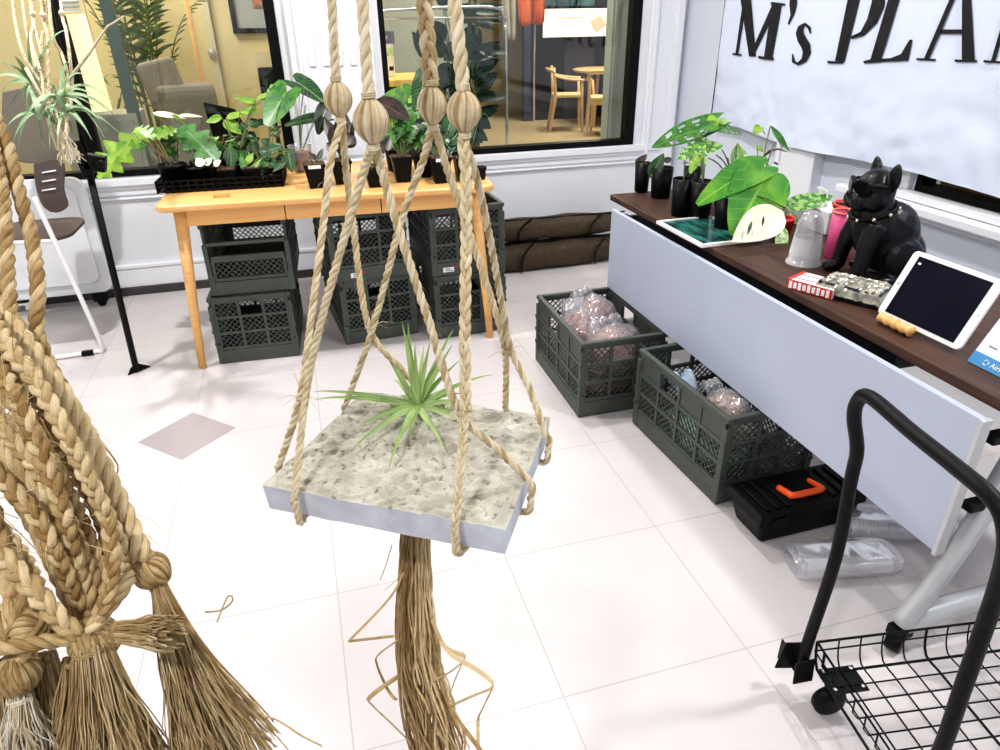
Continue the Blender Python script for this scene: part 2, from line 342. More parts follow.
def strap(mb, p, d, L, w, bend, mi=0, seg=9, curl=0, up=Z, vee=.35):
    # narrow tapering leaf that leaves along d and bends towards 'bend'
    p = V(p); d = V(d).normalized(); b = V(bend); vs = []; uv = []; fs = []; pos = p.copy(); dr = d.copy()
    for i in range(seg + 1):
        t = i / seg; s = dr.cross(up); s = s.normalized() if s.length > 1e-3 else dr.orthogonal().normalized(); nn = s.cross(dr).normalized(); ww = w / 2 * (1 - t ** 1.6) * (1 if t > .12 else .85 + t) + .0003
        vs += [pos - s * ww + nn * ww * vee, pos, pos + s * ww + nn * ww * vee]; uv += [(0.1, t), (.42, t), (.9, t)]
        dr = (dr + b * (1 / seg) * (1 + curl * t)).normalized(); pos = pos + dr * (L / seg)
    for i in range(seg): a = i * 3; fs += [(a, a + 1, a + 4, a + 3), (a + 1, a + 2, a + 5, a + 4)]
    mb.add(vs, fs, mi, True, uv)
def round_pot(par, r, h, m, soil=True, r2=None, rim=True, name='pot'):
    r2 = r2 or r * .82; p = MB(); t = .003
    p.lathe((0, 0, 0), [(r2 * .9, 0), (r2, .002), (r, h - (.012 if rim else 0))] + ([(r + .003, h - .012), (r + .003, h)] if rim else [(r, h)]) + [(r - t, h), (r - t, h - .02), (r2, .01)], 22)
    o = p.build(name, m, par)
    if soil: soil_disc(par, r - t, h - .014)
    return o
def soil_disc(par, r, z, n=26):
    s = MB(); s.lathe((0, 0, z - .006), [(r, 0), (r * .98, .005), (r * .5, .008), (.001, .009)], 16)
    for _ in range(n):
        a = rnd(0, 6.3); q = r * math.sqrt(rnd(0, .85)); s.ell((q * math.cos(a), q * math.sin(a), z + .002), (rnd(.003, .007), rnd(.003, .006), rnd(.002, .005)), rotm(rnd(0, 3), 0, rnd(0, 3)), 0, 6, 4)
    return s.build('soil', M['soil'], par)
def square_pot(par, w, h, label=False, m='pot'):
    p = MB(); p.box((0, 0, h * .45), (w, w, h * .9), taper=.72); p.box((0, 0, h * .94), (w * 1.08, w * 1.08, h * .12)); o = p.build('pot', M[m], par, bevel=.002)
    s = MB(); s.box((0, 0, h + .001), (w * .95, w * .95, .004))
    for _ in range(16): s.ell((rnd(-.42, .42) * w, rnd(-.42, .42) * w, h + .004), (rnd(.003, .007), rnd(.003, .006), .004), rotm(rnd(0, 3), 0, rnd(0, 3)), 0, 6, 4)
    s.build('soil', M['soil'], par)
    if label:
        l = MB(); l.box((0, -w * .56, h * .93), (w * .62, .002, .014)); l.build('label', M['paper'], o)
    return o
def petiole(mb, a, b, r=.0016, sag=.0, mi=0, n=5):
    a = V(a); b = V(b); mid = a.lerp(b, .55) + V((0, 0, (b - a).length * sag)); P = smooth_path([a, mid, b], .03); mb.tube(P, r, n, mi)
def leafy(par, z, n, spread, height, L, W, kind, lm, sm='stem', droop=.35, r=.0016, base=.01, tilt=.35, wave=0, jit=.3, a0=0, arc=2 * PI):
    # rosette of stalked leaves rising from the pot
    f = MB(); st = MB()
    for k in range(n):
        a = a0 + arc * (k + rnd(-jit, jit)) / n; h = height * rnd(.55, 1.05); q = spread * rnd(.6, 1.1); o = V((math.cos(a), math.sin(a), 0))
        b = o * q + V((0, 0, z + h)); petiole(st, o * base + V((0, 0, z)), b, r, .12)
        l = L * rnd(.75, 1.1); leaf(f, b, o + V((0, 0, tilt * rnd(.2, 1.4) - .1)), Z + o * .25, l, W * l / L, kind, droop * rnd(.6, 1.3), .16, 0, wave)
    st.build('stem', M[sm], par); return f.build('foliage', lm if not isinstance(lm, str) else M[lm], par)
# ------------------------------------------------------------- setting
WY, WX = 2.72, 1.96
fm = mat('floor_tile', s2l(244, 240, 241), .32, spec=.35); nt = fm.node_tree; L_ = nt.links.new
tc = N_(fm, 'ShaderNodeTexCoord'); sp = N_(fm, 'ShaderNodeSeparateXYZ'); L_(tc.outputs['Object'], sp.inputs[0])
def FM(op, a, c=None):
    n = N_(fm, 'ShaderNodeMath', operation=op)
    for i, q in enumerate((a, c)):
        if q is None: continue
        if isinstance(q, (int, float)): n.inputs[i].default_value = q
        else: L_(q, n.inputs[i])
    return n.outputs[0]
def seam(o):
    t = FM('DIVIDE', o, .48); fr = FM('ABSOLUTE', FM('SUBTRACT', t, FM('ROUND', t))); return FM('LESS_THAN', fr, .0032)
sm_ = FM('MAXIMUM', seam(sp.outputs[0]), seam(sp.outputs[1]))
dia = FM('LESS_THAN', FM('ADD', FM('ABSOLUTE', FM('ADD', sp.outputs[0], 2.0243 * .48)), FM('ABSOLUTE', FM('SUBTRACT', sp.outputs[1], 2.069 * .48))), .176)
nz = N_(fm, 'ShaderNodeTexNoise'); nz.inputs['Scale'].default_value = 2.2; nz.inputs['Detail'].default_value = 5; L_(tc.outputs['Object'], nz.inputs['Vector'])
rp = N_(fm, 'ShaderNodeValToRGB'); rp.color_ramp.elements[0].position = .3; rp.color_ramp.elements[1].position = .7
rp.color_ramp.elements[0].color = (*s2l(206, 199, 199), 1); rp.color_ramp.elements[1].color = (*s2l(216, 211, 210), 1); L_(nz.outputs[0], rp.inputs[0])
m1 = N_(fm, 'ShaderNodeMixRGB'); L_(FM('MULTIPLY', sm_, .75), m1.inputs[0]); L_(rp.outputs[0], m1.inputs[1]); m1.inputs[2].default_value = (*s2l(176, 168, 164), 1)
m2 = N_(fm, 'ShaderNodeMixRGB'); L_(dia, m2.inputs[0]); L_(m1.outputs[0], m2.inputs[1]); m2.inputs[2].default_value = (*s2l(168, 158, 160), 1)
L_(m2.outputs[0], nt.nodes['Principled BSDF'].inputs['Base Color'])
def struct(name, mb, m, **kw): return mb.build(name, m, kind='structure', **kw)
struct('floor', MB().box((-.5, 0, -.05), (5.4, 5.6, .1)), fm)
struct('ceiling', MB().box((-.5, 0, 2.75), (5.4, 5.6, .1)), mat('ceiling_paint', (.85, .85, .86), .7, noise_=.02))
struct('wall_left', MB().box((-3.15, 0, 1.35), (.1, 5.6, 2.8)), M['wall'])
struct('wall_front', MB().box((-.5, -2.75, 1.35), (5.4, .1, 2.8)), M['wall'])
def wall_panel(mb, ax, pos, thick, a0, a1, z0, z1, holes):
    # wall in the plane across ax at pos (room side), openings (a0,a1,z0,z1)
    cuts = sorted({a0, a1, *[h[0] for h in holes], *[h[1] for h in holes]})
    for u, v in zip(cuts, cuts[1:]):
        zs = [(z0, z1)]
        for h in holes:
            if h[0] <= u and h[1] >= v: zs = [(z0, h[2]), (h[3], z1)]
        for p, q in zs:
            c = [0, 0, (p + q) / 2]; d = [0, 0, q - p]; c[ax] = pos + thick / 2; d[ax] = thick; c[1 - ax] = (u + v) / 2; d[1 - ax] = v - u; mb.box(c, d)
W1 = (-2.75, -.43, .66, 2.3); W2 = (.10, 1.66, .655, 2.3); W3 = (-1.6, .77, .75, 2.3)
b = MB(); wall_panel(b, 1, WY, .12, -3.2, 2.06, 0, 2.75, [W1, W2]); struct('wall_back', b, M['wall'])
b = MB(); wall_panel(b, 0, WX, .12, -2.8, 2.83, 0, 2.75, [W3]); struct('wall_right', b, M['wall_r'])
def window(nm, ax, pos, w, fw, fb, fl=None):
    a0, a1, z0, z1 = w; fr = MB(); y = pos + .03; fl = fl or fw
    for (u, v, p, q) in ((a0, a0 + fl, z0, z1), (a1 - fw, a1, z0, z1), (a0 + fl, a1 - fw, z0, z0 + fb), (a0 + fl, a1 - fw, z1 - fb, z1)):
        c = [0, 0, (p + q) / 2]; d = [0, 0, q - p]; c[ax] = y; d[ax] = .075; c[1 - ax] = (u + v) / 2; d[1 - ax] = v - u; fr.box(c, d)
    o = fr.build(nm, M['black'], kind='structure', bevel=.003)
    g = MB(); c = [0, 0, (z0 + z1) / 2]; d = [0, 0, z1 - z0 - 2 * fb]; c[ax] = y; d[ax] = .006; c[1 - ax] = (a0 + a1) / 2; d[1 - ax] = a1 - a0 - 2 * fw; g.box(c, d); g.build('glass_pane', M['glass'], o)
    return o
window('window_1', 1, WY, W1, .055, .035); window('window_2', 1, WY, W2, .06, .035, .03); window('window_3', 0, WX, W3, .03, .028)
# mullion of the left window
struct('trim_1', MB().box((ony(60, 30, WY).x, WY + .02, 1.48), (.06, .06, 1.6)), M['black'])
# moulded sill under the back windows, skirting, pilasters
def sill(nm, x0, x1):
    b = MB(); x = (x0 + x1) / 2; w = x1 - x0
    for z, h, d in ((.635, .04, .035), (.605, .022, .022), (.578, .032, .012), (.545, .012, .018)): b.box((x, WY - d / 2, z), (w, d, h))
    struct(nm, b, M['trimw'], bevel=.004)
sill('trim_2', -3.1, -.40); sill('trim_3', .06, 1.84)
b = MB(); b.box((-.6, WY - .006, .10), (5.0, .012, .11)); b.box((-.6, WY - .009, .165), (5.0, .018, .02)); struct('baseboard_back', b, M['trimw'], bevel=.003)
b = MB(); b.box((-.6, WY - .012, .0225), (5.0, .03, .045)); struct('trim_4', b, mat('dark_skirting', s2l(70, 66, 68), .4, noise_=.2))
b = MB(); b.box((WX - .006, 0, .06), (.012, 5.4, .12)); struct('baseboard_right', b, M['trimw'])
def pilaster(nm, x0, x1, zf):
    b = MB(); w = x1 - x0; x = (x0 + x1) / 2
    b.box((x, WY - .008, 1.72), (w, .016, 2.05)); b.box((x, WY - .014, .66), (w + .02, .04, .03))
    for s in (-1, 1):
        b.box((x + s * (w / 2 - .015), WY - .018, 1.72), (.03, .028, 2.05)); b.box((x + s * (w / 2 - .05), WY - .014, 1.72), (.02, .02, 2.05))
    k = 4; iw = w - .15
    for i in range(k): b.box((x - iw / 2 + iw * (i + .5) / k, WY - .018, 1.95), (iw / k * .5, .02, 2 * (1.95 - zf)))
    struct(nm, b, M['trimw'], bevel=.005)
pilaster('trim_5', -.385, .055, 1.17)
b = MB(); b.box((1.815, WY - .01, 1.4), (.2, .02, 2.6)); b.box((1.745, WY - .02, 1.4), (.03, .04, 2.6)); b.box((1.90, WY - .022, 1.4), (.05, .044, 2.6)); struct('trim_6', b, M['trimw'], bevel=.008)
# right wall ledge, sill and columns under the banner
b = MB(); b.box((WX - .03, -.55, .735), (.06, 2.72, .03)); b.box((WX - .05, -.4, .70), (.10, 3.0, .035)); b.box((WX - .02, -.4, .665), (.04, 3.0, .03)); struct('trim_7', b, M['trimw'], bevel=.006)
b = MB(); b.box((WX - .03, 1.45, 1.4), (.06, .27, 2.6)); b.box((WX - .035, 1.57, 1.4), (.08, .03, 2.6)); struct('trim_8', b, M['trimw'], bevel=.005)
b = MB(); b.box((WX - .012, .825, 1.55), (.024, .075, 1.6)); struct('trim_9', b, M['trimw'], bevel=.005)
# ------------------------------------------------------------- wooden table
TR = math.radians(-3.2); TZ = .745; TC = V((-.31, 1.50, 0)) + rotm(0, 0, TR) @ V((0.005, .38, 0))
tb = thing('wooden_table', 'long light wood table with tapered legs holding potted plants', 'table', TC, TR)
b = MB(); b.rbox((0, 0, TZ - .014), (1.395, .78, .028), .05); b.build('tabletop', M['wood'], tb, bevel=.008, seg=3)
for sx in (-1, 1):
    for sy in (-1, 1):
        b = MB(); b.tube([V((sx * .668, sy * .335, 0)), V((sx * .655, sy * .333, .2)), V((sx * .612, sy * .325, TZ - .028))], [.0165, .019, .027], 14); b.build('leg', M['wood'], tb)
b = MB()
for sx in (-1, 1): b.box((sx * .612, 0, .683), (.02, .62, .07))
b.box((0, .325, .683), (1.22, .02, .07)); b.build('apron', M['wood'], tb, bevel=.002)
for k in range(3):
    b = MB(); b.box((-.402 + k * .402, -.325, .682), (.398, .022, .072)); b.build('drawer_front', M['wood'], tb, bevel=.002)
def tloc(px, py, z=TZ): return on(px, py, z + .001)
# ------------------------------------------------------------- folding crates
CW, CL, CH = .355, .535, .318
def lattice(mb, to3, x0, x1, z0, z1, th, w=.0036, p=.018):
    for sgn in (1, -1):
        c = -(x1 - x0) - (z1 - z0)
        while c < (x1 - x0) + (z1 - z0):
            # line z = z0 + sgn*(x-xm) + c
            xm = (x0 + x1) / 2; zm = (z0 + z1) / 2; pts = []
            for x in (x0, x1):
                z = zm + sgn * (x - xm) + c
                if z0 <= z <= z1: pts.append((x, z))
            for z in (z0, z1):
                x = xm + sgn * (z - zm - c)
                if x0 < x < x1: pts.append((x, z))
            if len(pts) >= 2 and abs(pts[0][0] - pts[1][0]) > .004:
                (xa, za), (xb, zb) = pts[:2]; dx, dz = xb - xa, zb - za; l = math.hypot(dx, dz); nx, nz_ = -dz / l * w / 2, dx / l * w / 2
                q = [(xa + nx, za + nz_), (xb + nx, zb + nz_), (xb - nx, zb - nz_), (xa - nx, za - nz_)]
                mb.add([to3(x, z, s * th / 2) for s in (-1, 1) for x, z in q], [(0, 1, 2, 3), (7, 6, 5, 4), (0, 4, 5, 1), (2, 6, 7, 3)])
            c += p * 1.414
def crate_panel(par, nm, to3, L, z0, z1, cols, rows, solid=(), handle=None, bar=.013):
    # frame of bars with diagonal mesh in the openings
    b = MB(); th = .011
    def bar_(xa, xb, za, zb, t=th): b.add([to3(x, z, s * t / 2) for s in (-1, 1) for x, z in ((xa, za), (xb, za), (xb, zb), (xa, zb))], [(0, 1, 2, 3), (7, 6, 5, 4), (0, 4, 5, 1), (1, 5, 6, 2), (2, 6, 7, 3), (3, 7, 4, 0)])
    h = L / 2; cw = (L - bar * (cols + 1)) / cols; rh = (z1 - z0 - bar * (rows + 1)) / rows
    for i in range(cols + 1): x = -h + i * (cw + bar); bar_(x, x + bar, z0, z1)
    for j in range(rows + 1):
        z = z0 + j * (rh + bar); bar_(-h, h, z, z + bar, th * .96)
    for i in range(cols):
        for j in range(rows):
            xa = -h + bar + i * (cw + bar); za = z0 + bar + j * (rh + bar)
            if handle == (i, j): continue
            if (i, j) in solid: bar_(xa, xa + cw, za, za + rh, th * .35); continue
            lattice(b, to3, xa, xa + cw, za, za + rh, th * .4)
    return b.build(nm, M['crate'], par)
def make_crate(door=False):
    r = thing('folding_crate', '', 'crate', group='grey folding crates')
    b = MB(); b.box((0, 0, .006), (CW - .02, CL - .02, .012))
    for sx in (-1, 1): b.box((sx * (CW / 2 - .006), 0, .033), (.012, CL, .062))
    for sy in (-1, 1): b.box((0, sy * (CL / 2 - .006), .033), (CW - .02, .012, .062))
    for sx in (-1, 1):
        for sy in (-1, 1): b.box((sx * (CW / 2 - .012), sy * (CL / 2 - .012), .05), (.028, .028, .09))
    b.build('base', M['crate'], r, bevel=.003)
    zt = CH - .016
    for sy in (-1, 1):
        to3 = (lambda s: lambda x, z, t: V((x, s * (CL / 2 - .009) + t, z)))(sy)
        if door and sy < 0:
            e = crate_panel(r, 'end_panel', lambda x, z, t: V((x, -(CL / 2 - .009) + t, z)), CW - .045, .066, .165, 1, 1)
            q = MB(); q.box((0, -(CL / 2 - .009), .172), (CW - .05, .016, .014)); q.box((0, -(CL / 2 - .009), .232), (CW - .03, .02, .016)); q.build('door_rail', M['crate'], e, bevel=.003)
        elif door: crate_panel(r, 'end_panel', to3, CW - .03, .066, zt, 1, 2, (), None, .04)
        else: crate_panel(r, 'end_panel', to3, CW - .03, .066, zt, 3, 3, (), (1, 2))
    for sx in (-1, 1):
        to3 = (lambda s: lambda x, z, t: V((s * (CW / 2 - .009) + t, x, z)))(sx)
        crate_panel(r, 'side_panel', to3, CL - .03, .066, zt, 4, 3, ((0, 2), (1, 2), (3, 2)), (2, 2) if not door else None)
    b = MB(); t = .02
    for sx in (-1, 1): b.box((sx * (CW / 2 - t / 2), 0, CH - .009), (t, CL, .018))
    for sy in ((1,) if door else (-1, 1)): b.box((0, sy * (CL / 2 - t / 2), CH - .009), (CW - 2 * t, t, .018))
    b.build('rim', M['crate'], r, bevel=.003)
    for sx in (-1, 1):
        for sy in (-1, 1):
            b = MB(); b.box((sx * (CW / 2 - .009), sy * (CL / 2 - .009), .19 if not (door and sy < 0) else .16), (.02, .02, CH - .14 if not (door and sy < 0) else .14))
            if not (door and sy < 0):
                for z in (.10, .16, .22): b.box((sx * (CW / 2 - .002), sy * (CL / 2 - .002), z), (.012, .012, .014))
            b.build('corner_post', M['crate'], r, bevel=.002)
    return r
c0 = make_crate(); cdoor = make_crate(True)
R3 = math.radians
def place(o, first, loc, rz, lab):
    if first: o.location = loc; o.rotation_euler = (0, 0, rz); o['label'] = lab; return o
    return dup(o, loc, rz, lab)
def stick(o, x, red=True):
    l = MB(); l.box((x, -CL / 2 - .0008, .03), (.052, .002, .022)); s = l.build('sticker', M['paper'], o)
    q = MB(); q.box((x + .002, -CL / 2 - .0022, .026), (.034, .001, .003)); q.box((x - .004, -CL / 2 - .0022, .034), (.022, .001, .003)); q.build('sticker_print', M['dark'], s)
    q = MB(); q.lathe((x + .036, -CL / 2 - .0012, .04), [(.006, -.001), (.006, .001)], 10, R=rotm(PI / 2)); q.build('dot', mat('red_sticker', s2l(220, 40, 50), .5, noise_=.05), o)
place(c0, 1, (-.703, 1.585 + CL / 2, 0), R3(-3), 'grey folding crate at the bottom of the left stack under the table')
cdoor.location = (-.675, 1.60 + CL / 2, CH + .002); cdoor.rotation_euler = (0, 0, R3(-3)); cdoor['label'] = 'grey folding crate with lowered front on top of the left stack'
place(c0, 0, (-.172, 1.64 + CL / 2, 0), R3(6), 'grey folding crate at the bottom of the middle stack under the table')
k = place(c0, 0, (-.190, 1.62 + CL / 2, CH + .002), R3(5), 'grey folding crate topmost of the middle stack with small white sticker'); stick(k, -.07)
place(c0, 0, (.275, 1.565 + CL / 2, 0), R3(3), 'grey folding crate at the bottom of the stack by the right table leg')
k = place(c0, 0, (.275, 1.56 + CL / 2, CH + .002), R3(2), 'grey folding crate topmost of the stack beside the right table leg'); stick(k, -.10)
cr1 = place(c0, 0, (.672, .930, 0), R3(-.5), 'grey folding crate on the floor holding bags of reddish bark')
cr2 = place(c0, 0, (.870, .312, 0), R3(3.4), 'grey folding crate on the floor beside the black toolbox')
# ------------------------------------------------------------- bags in the crates
bark = mat('bark_chips', s2l(196, 150, 136), .8, col2=s2l(120, 78, 64), nscale=75, bump=.8)
chips = mat('pale_wood_chips', s2l(222, 192, 168), .8, col2=s2l(150, 112, 90), nscale=70, bump=.9)
def lump(mb, c, r, R=None, amp=.12, fr=14, n=28, m_=16):
    k = len(mb.v); mb.ell((0, 0, 0), r, None, 0, n, m_); c = V(c)
    for i in range(k, len(mb.v)):
        p = V(mb.v[i]); s = 1 + amp * noise.noise(p * fr + c * 9) + amp * .6 * noise.noise(p * fr * 2.7 + c * 5)
        q = p * s; q.z = max(q.z, -r[2] * .75); q = R @ q if R is not None else q; mb.v[i] = tuple(c + q)
def bag(name, label, loc, r, rz, fill, chipm):
    t = thing(name, label, 'bag', loc, rz)
    b = MB(); lump(b, (0, 0, r[2] * .78), (r[0] * .93, r[1] * .93, r[2] * .9), None, .1, 18)
    for _ in range(150):
        a = rnd(0, 6.3); e = rnd(.1, 1.4); d = V((math.cos(a) * math.cos(e), math.sin(a) * math.cos(e), math.sin(e))); p = V((d.x * r[0], d.y * r[1], d.z * r[2])) * .9 + V((0, 0, r[2] * .78))
        b.ell(p, (rnd(.006, .014), rnd(.004, .008), rnd(.002, .005)), rotm(rnd(0, 3), rnd(0, 3), rnd(0, 3)), 0, 6, 4)
    b.build('bark_filling' if chipm is bark else 'chip_filling', chipm, t)
    b = MB(); lump(b, (0, 0, r[2] * .8), (r[0] * 1.02, r[1] * 1.02, r[2] * 1.08), None, .17, 24, 40, 22)
    # gathered flap of loose film
    def flap(u, v): a = (u - .5) * 1.9; return V((r[0] * .9 * math.sin(a) * (1 - .35 * v), r[1] * (.45 + .6 * v), r[2] * (1.35 + .55 * math.sin(v * 2.6) + .18 * math.sin(u * 23 + v * 4) * v)))
    b.grid(flap, 26, 8); b.build('plastic_film', M['film'], t); return t
zb = .014
bag('bark_bag', 'clear bag of reddish bark at the front of the farther floor crate', (.685, .79, zb + .095), (.13, .10, .11), .2, None, bark)
bag('bark_bag', 'clear bag of reddish bark on the left side of the farther floor crate', (.622, .97, zb + .08), (.09, .135, .12), .1, None, bark)
bag('bark_bag', 'clear bag of reddish bark at the back of the farther floor crate', (.71, 1.05, zb + .10), (.11, .10, .12), .5, None, bark)
t = thing('bark_sack', 'brown sack lying under the bark bags in the floor crate', 'sack', (.677, .942, 0), R3(-1.5)); b = MB(); lump(b, (0, 0, .075), (.148, .235, .08), None, .06, 9); b.build('sack_body', bark, t)
bag('chip_bag', 'clear zip bag of pale wood chips in the crate beside the toolbox', (.795, .17, zb + .125), (.062, .095, .10), .25, None, chips)
t = thing('fertilizer_sack', 'pale blue and green printed sack under the wood chip bag', 'sack', (.83, .31, zb), R3(3.4))
b = MB(); lump(b, (-.01, -.02, .08), (.10, .19, .085), None, .12, 12); b.build('sack_body', mat('printed_sack', s2l(176, 200, 226), .35, col2=s2l(150, 190, 110), nscale=7), t)
b = MB(); b.grid(lambda u, v: V((-.09 + .08 * u, .06 + .10 * v, .20 + .055 * math.sin(PI * v) + .02 * math.sin(u * 9))), 12, 8); b.build('sack_top', mat('sack_film', s2l(190, 205, 220), .25, col2=s2l(120, 150, 180), nscale=14), t)
# ------------------------------------------------------------- duffel bags by the back wall
duf = mat('olive_canvas', s2l(78, 64, 48), .8, noise_=.3, nscale=40, bump=.3)
def duffel(label, c, d, rz):
    t = thing('duffel_bag', label, 'bag', c, rz, 'long brown canvas bags'); b = MB()
    def prof(u): return (abs(math.sin(PI * min(max(u, .015), .985))) ** .22)
    def fn(u, v):
        a = v * 2 * PI; q = prof(u); ca, sa = math.cos(a), math.sin(a); e = .55
        y = d[1] / 2 * q * math.copysign(abs(ca) ** e, ca); z = d[2] / 2 + d[2] / 2 * q * math.copysign(abs(sa) ** e, sa) * (1 - .06 * math.sin(u * 17))
        return V(((u - .5) * d[0] * (1 + .01 * math.sin(a * 3)), y + .006 * noise.noise(V((u * 9, v * 6, 1))), z + .008 * noise.noise(V((u * 7, v * 9, 3)))))
    b.grid(fn, 44, 24); b.build('bag_body', duf, t)
    for x in (-.2, .22):
        b = MB(); P = [V((x * d[0], -d[1] * .53, d[2] * .1)), V((x * d[0], -d[1] * .54, d[2] * .55)), V((x * d[0] + .04, -d[1] * .48, d[2] * .95)), V((x * d[0] + .1, -d[1] * .2, d[2] * 1.04))]
        b.tube(smooth_path(P, .02), .012, 6, flat=.3); b.build('strap', M['blackm'], t)
    b = MB(); b.tube([V((-d[0] * .46, -.01, d[2] * 1.0)), V((d[0] * .46, -.01, d[2] * 1.0))], .006, 6); b.build('zipper', M['blackm'], t); return t
duffel('long brown canvas bag lying on the floor against the back wall', (1.02, 2.47, 0), (1.15, .24, .155), .02)
duffel('long brown canvas bag resting on top of another canvas bag', (1.02, 2.52, .166), (1.10, .20, .12), -.03)
# ------------------------------------------------------------- counter: flip-top training table
CZ = .70; CA = R3(0)
ct = thing('training_table', 'long dark walnut table with grey front panel and silver legs', 'table', (.87, .385, 0))
b = MB(); b.box((.29, -.03, CZ - .0125), (.58, 1.91, .025)); b.build('tabletop', M['darkwood'], ct, bevel=.003)
b = MB(); b.box((-.038, -.09, .496), (.018, 1.78, .344)); b.build('modesty_panel', M['panel'], ct, bevel=.002)
b = MB(); b.box((-.038, -.985, .493), (.026, .012, .352)); b.build('panel_edge', M['silver'], ct, bevel=.002)
b = MB(); b.box((.10, .02, .645), (.14, 1.40, .055)); b.build('beam', M['blackm'], ct, bevel=.004)
LEGP = [ony(*q, -.58) - ct.location for q in ((905, 612), (930, 587), (974, 525), (1012, 462))]; LEGP[0].z = .082; LEGP.append(LEGP[-1] + (LEGP[-1] - LEGP[-2]) * ((.66 - LEGP[-1].z) / max(.05, LEGP[-1].z - LEGP[-2].z)))
for y in (-.965, .875):
    ly = y - 0
    l = MB()
    P = smooth_path([LP0 + V((0, y + .965, 0)) for LP0 in LEGP], .03); l.tube(P, .030, 12, flat=.8)
    P = smooth_path([(LEGP[0].x + .01, y, .082), (.12, y, .092), (.35, y, .092), (.56, y, .08)], .03); l.tube(P, .027, 12, flat=.85)
    lg = l.build('leg', M['silver'], ct)
    for x in (LEGP[0].x, .55):
        c = MB(); c.lathe((x, y, .031), [(.012, -.018), (.029, -.018), (.031, -.008), (.031, .008), (.029, .018), (.012, .018)], 18, R=rotm(PI / 2, 0, .5)); c.box((x + .005, y, .058), (.05, .036, .03)); c.build('caster', M['black'], lg, bevel=.003)
    
    for bx, bz in ((.09, .42), (.08, .60)): br = MB(); br.box((bx, y, bz), (.13, .03, .022)); br.build('bracket', M['blackm'], lg, bevel=.004)
# ------------------------------------------------------------- wire cart
ca = thing('wire_cart', 'black wire basket cart with tubular push handle and swivel casters', 'cart', (0, 0, 0))
hx, hy0, hz0 = .517, -.625, .10
CLx, CWy = .80, .36   # length along +x, width towards -y
fl = .105; r = .0019
b = MB(); x0, x1, y0, y1 = hx + .015, hx + CLx, hy0, hy0 - CWy
def wire(P, rr=r): b.tube(P, rr, 6)
n = 15
for i in range(n + 1):
    x = x0 + (x1 - x0) * i / n; rr = r * (1.6 if i % 5 == 0 else 1)
    wire(smooth_path([(x, y0, fl + .062), (x, y0 - .006, fl + .03), (x, y0 - .022, fl), (x, y0 - .06, fl)], .02) + [V((x, y1 + .06, fl))] + smooth_path([(x, y1 + .022, fl), (x, y1 + .006, fl + .03), (x, y1, fl + .062)], .02), rr)
n = 8
for i in range(n + 1):
    y = y0 - .03 + (y1 - y0 + .06) * i / n
    wire([V((x0, y, fl + .06)), V((x0 + .004, y, fl + .02)), V((x0 + .02, y, fl - .003)), V((x1 - .02, y, fl - .003)), V((x1, y, fl + .06))], r * (1.7 if i in (0, 8) else 1))
for z in (fl + .062, fl + .034): wire([V((x0, y0, z)), V((x1, y0, z)), V((x1, y1, z)), V((x0, y1, z)), V((x0, y0, z)), V((x0 + .001, y0, z))], r * 1.5 if z > fl + .04 else r)
b.build('wire_basket', M['blackm'], ca)

CRZ = R3(-8.5); CRM = rotm(0, 0, CRZ); piv = V((hx, hy0, 0)); ca.rotation_euler = (0, 0, CRZ); ca.location = piv - CRM @ piv; CRI = CRM.transposed(); CLOC = ca.location.copy()
cn = V((math.cos(CRZ), math.sin(CRZ), 0)); c0n = cn.dot(V((.515, -.618, 0)))
def hp(px, py, o=0): d = ray(px, py); return CAM + d * ((c0n + o - cn.dot(CAM)) / cn.dot(d))
PL = [hp(*q) for q in ((808, 642, 0), (835, 560, 0), (851, 480, 0), (857, 450, -.008), (854, 418, -.03), (858, 401, -.037), (870, 397, -.04), (912, 432, -.04), (956, 467, -.04), (988, 494, -.04), (1003, 515, -.036), (1007, 545, -.025), (1000, 580, -.01), (985, 625, 0), (962, 690, 0), (941, 750, 0))]
PL = [V((PL[0].x, PL[0].y, .105))] + PL + [V((PL[-1].x, PL[-1].y, .105))]
PL = [CRI @ (p - CLOC) for p in PL]
b = MB(); b.tube(smooth_path(PL, .012), .0125, 14); b.build('handle', M['blackm'], ca)
for e_, s_ in ((PL[0], 1), (PL[-1], -1)):
    y = e_.y; x = e_.x; b = MB(); b.box((x - .012, y + s_ * .022, .098), (.06, .004, .08), rotm(0, .15, 0)); b.box((x - .004, y - s_ * .017, .09), (.045, .004, .07), rotm(0, -.1, 0)); b.box((x - .034, y + s_ * .03, .105), (.004, .018, .06)); b.box((x + .004, y, .066), (.03, .04, .004)); br = b.build('hinge_bracket', M['blackm'], ca, bevel=.001)
    b = MB()
    for dx, dz in ((-.012, .018), (.010, -.014)): b.lathe((x + dx, y + s_ * .026, .098 + dz), [(.006, -.003), (.006, .002), (.003, .003)], 10, R=rotm(-s_ * PI / 2))
    b.build('bolt', M['steel'], br)
for x in (x0 + .045, x1 - .12):
    for y in (y0 - .05, y1 + .05):
        b = MB(); b.box((x, y, fl - .006), (.085, .065, .004)); 
        for sx in (-1, 1):
            b.box((x - .012, y + sx * .016, .072), (.03, .003, .05), rotm(0, -.35, 0))
        k = b.build('caster_fork', M['blackm'], ca, bevel=.001)
        b = MB(); b.lathe((x - .02, y, .036), [(.01, -.013), (.032, -.013), (.036, -.008), (.036, .008), (.032, .013), (.01, .013)], 20, R=rotm(PI / 2)); b.build('wheel', M['black'], k)
        b = MB()
        for sx in (-1, 1):
            for sy in (-1, 1): b.lathe((x + sx * .032, y + sy * .023, fl - .003), [(.005, 0), (.005, .003), (.002, .004)], 8)
        b.build('bolt', M['steel'], k)
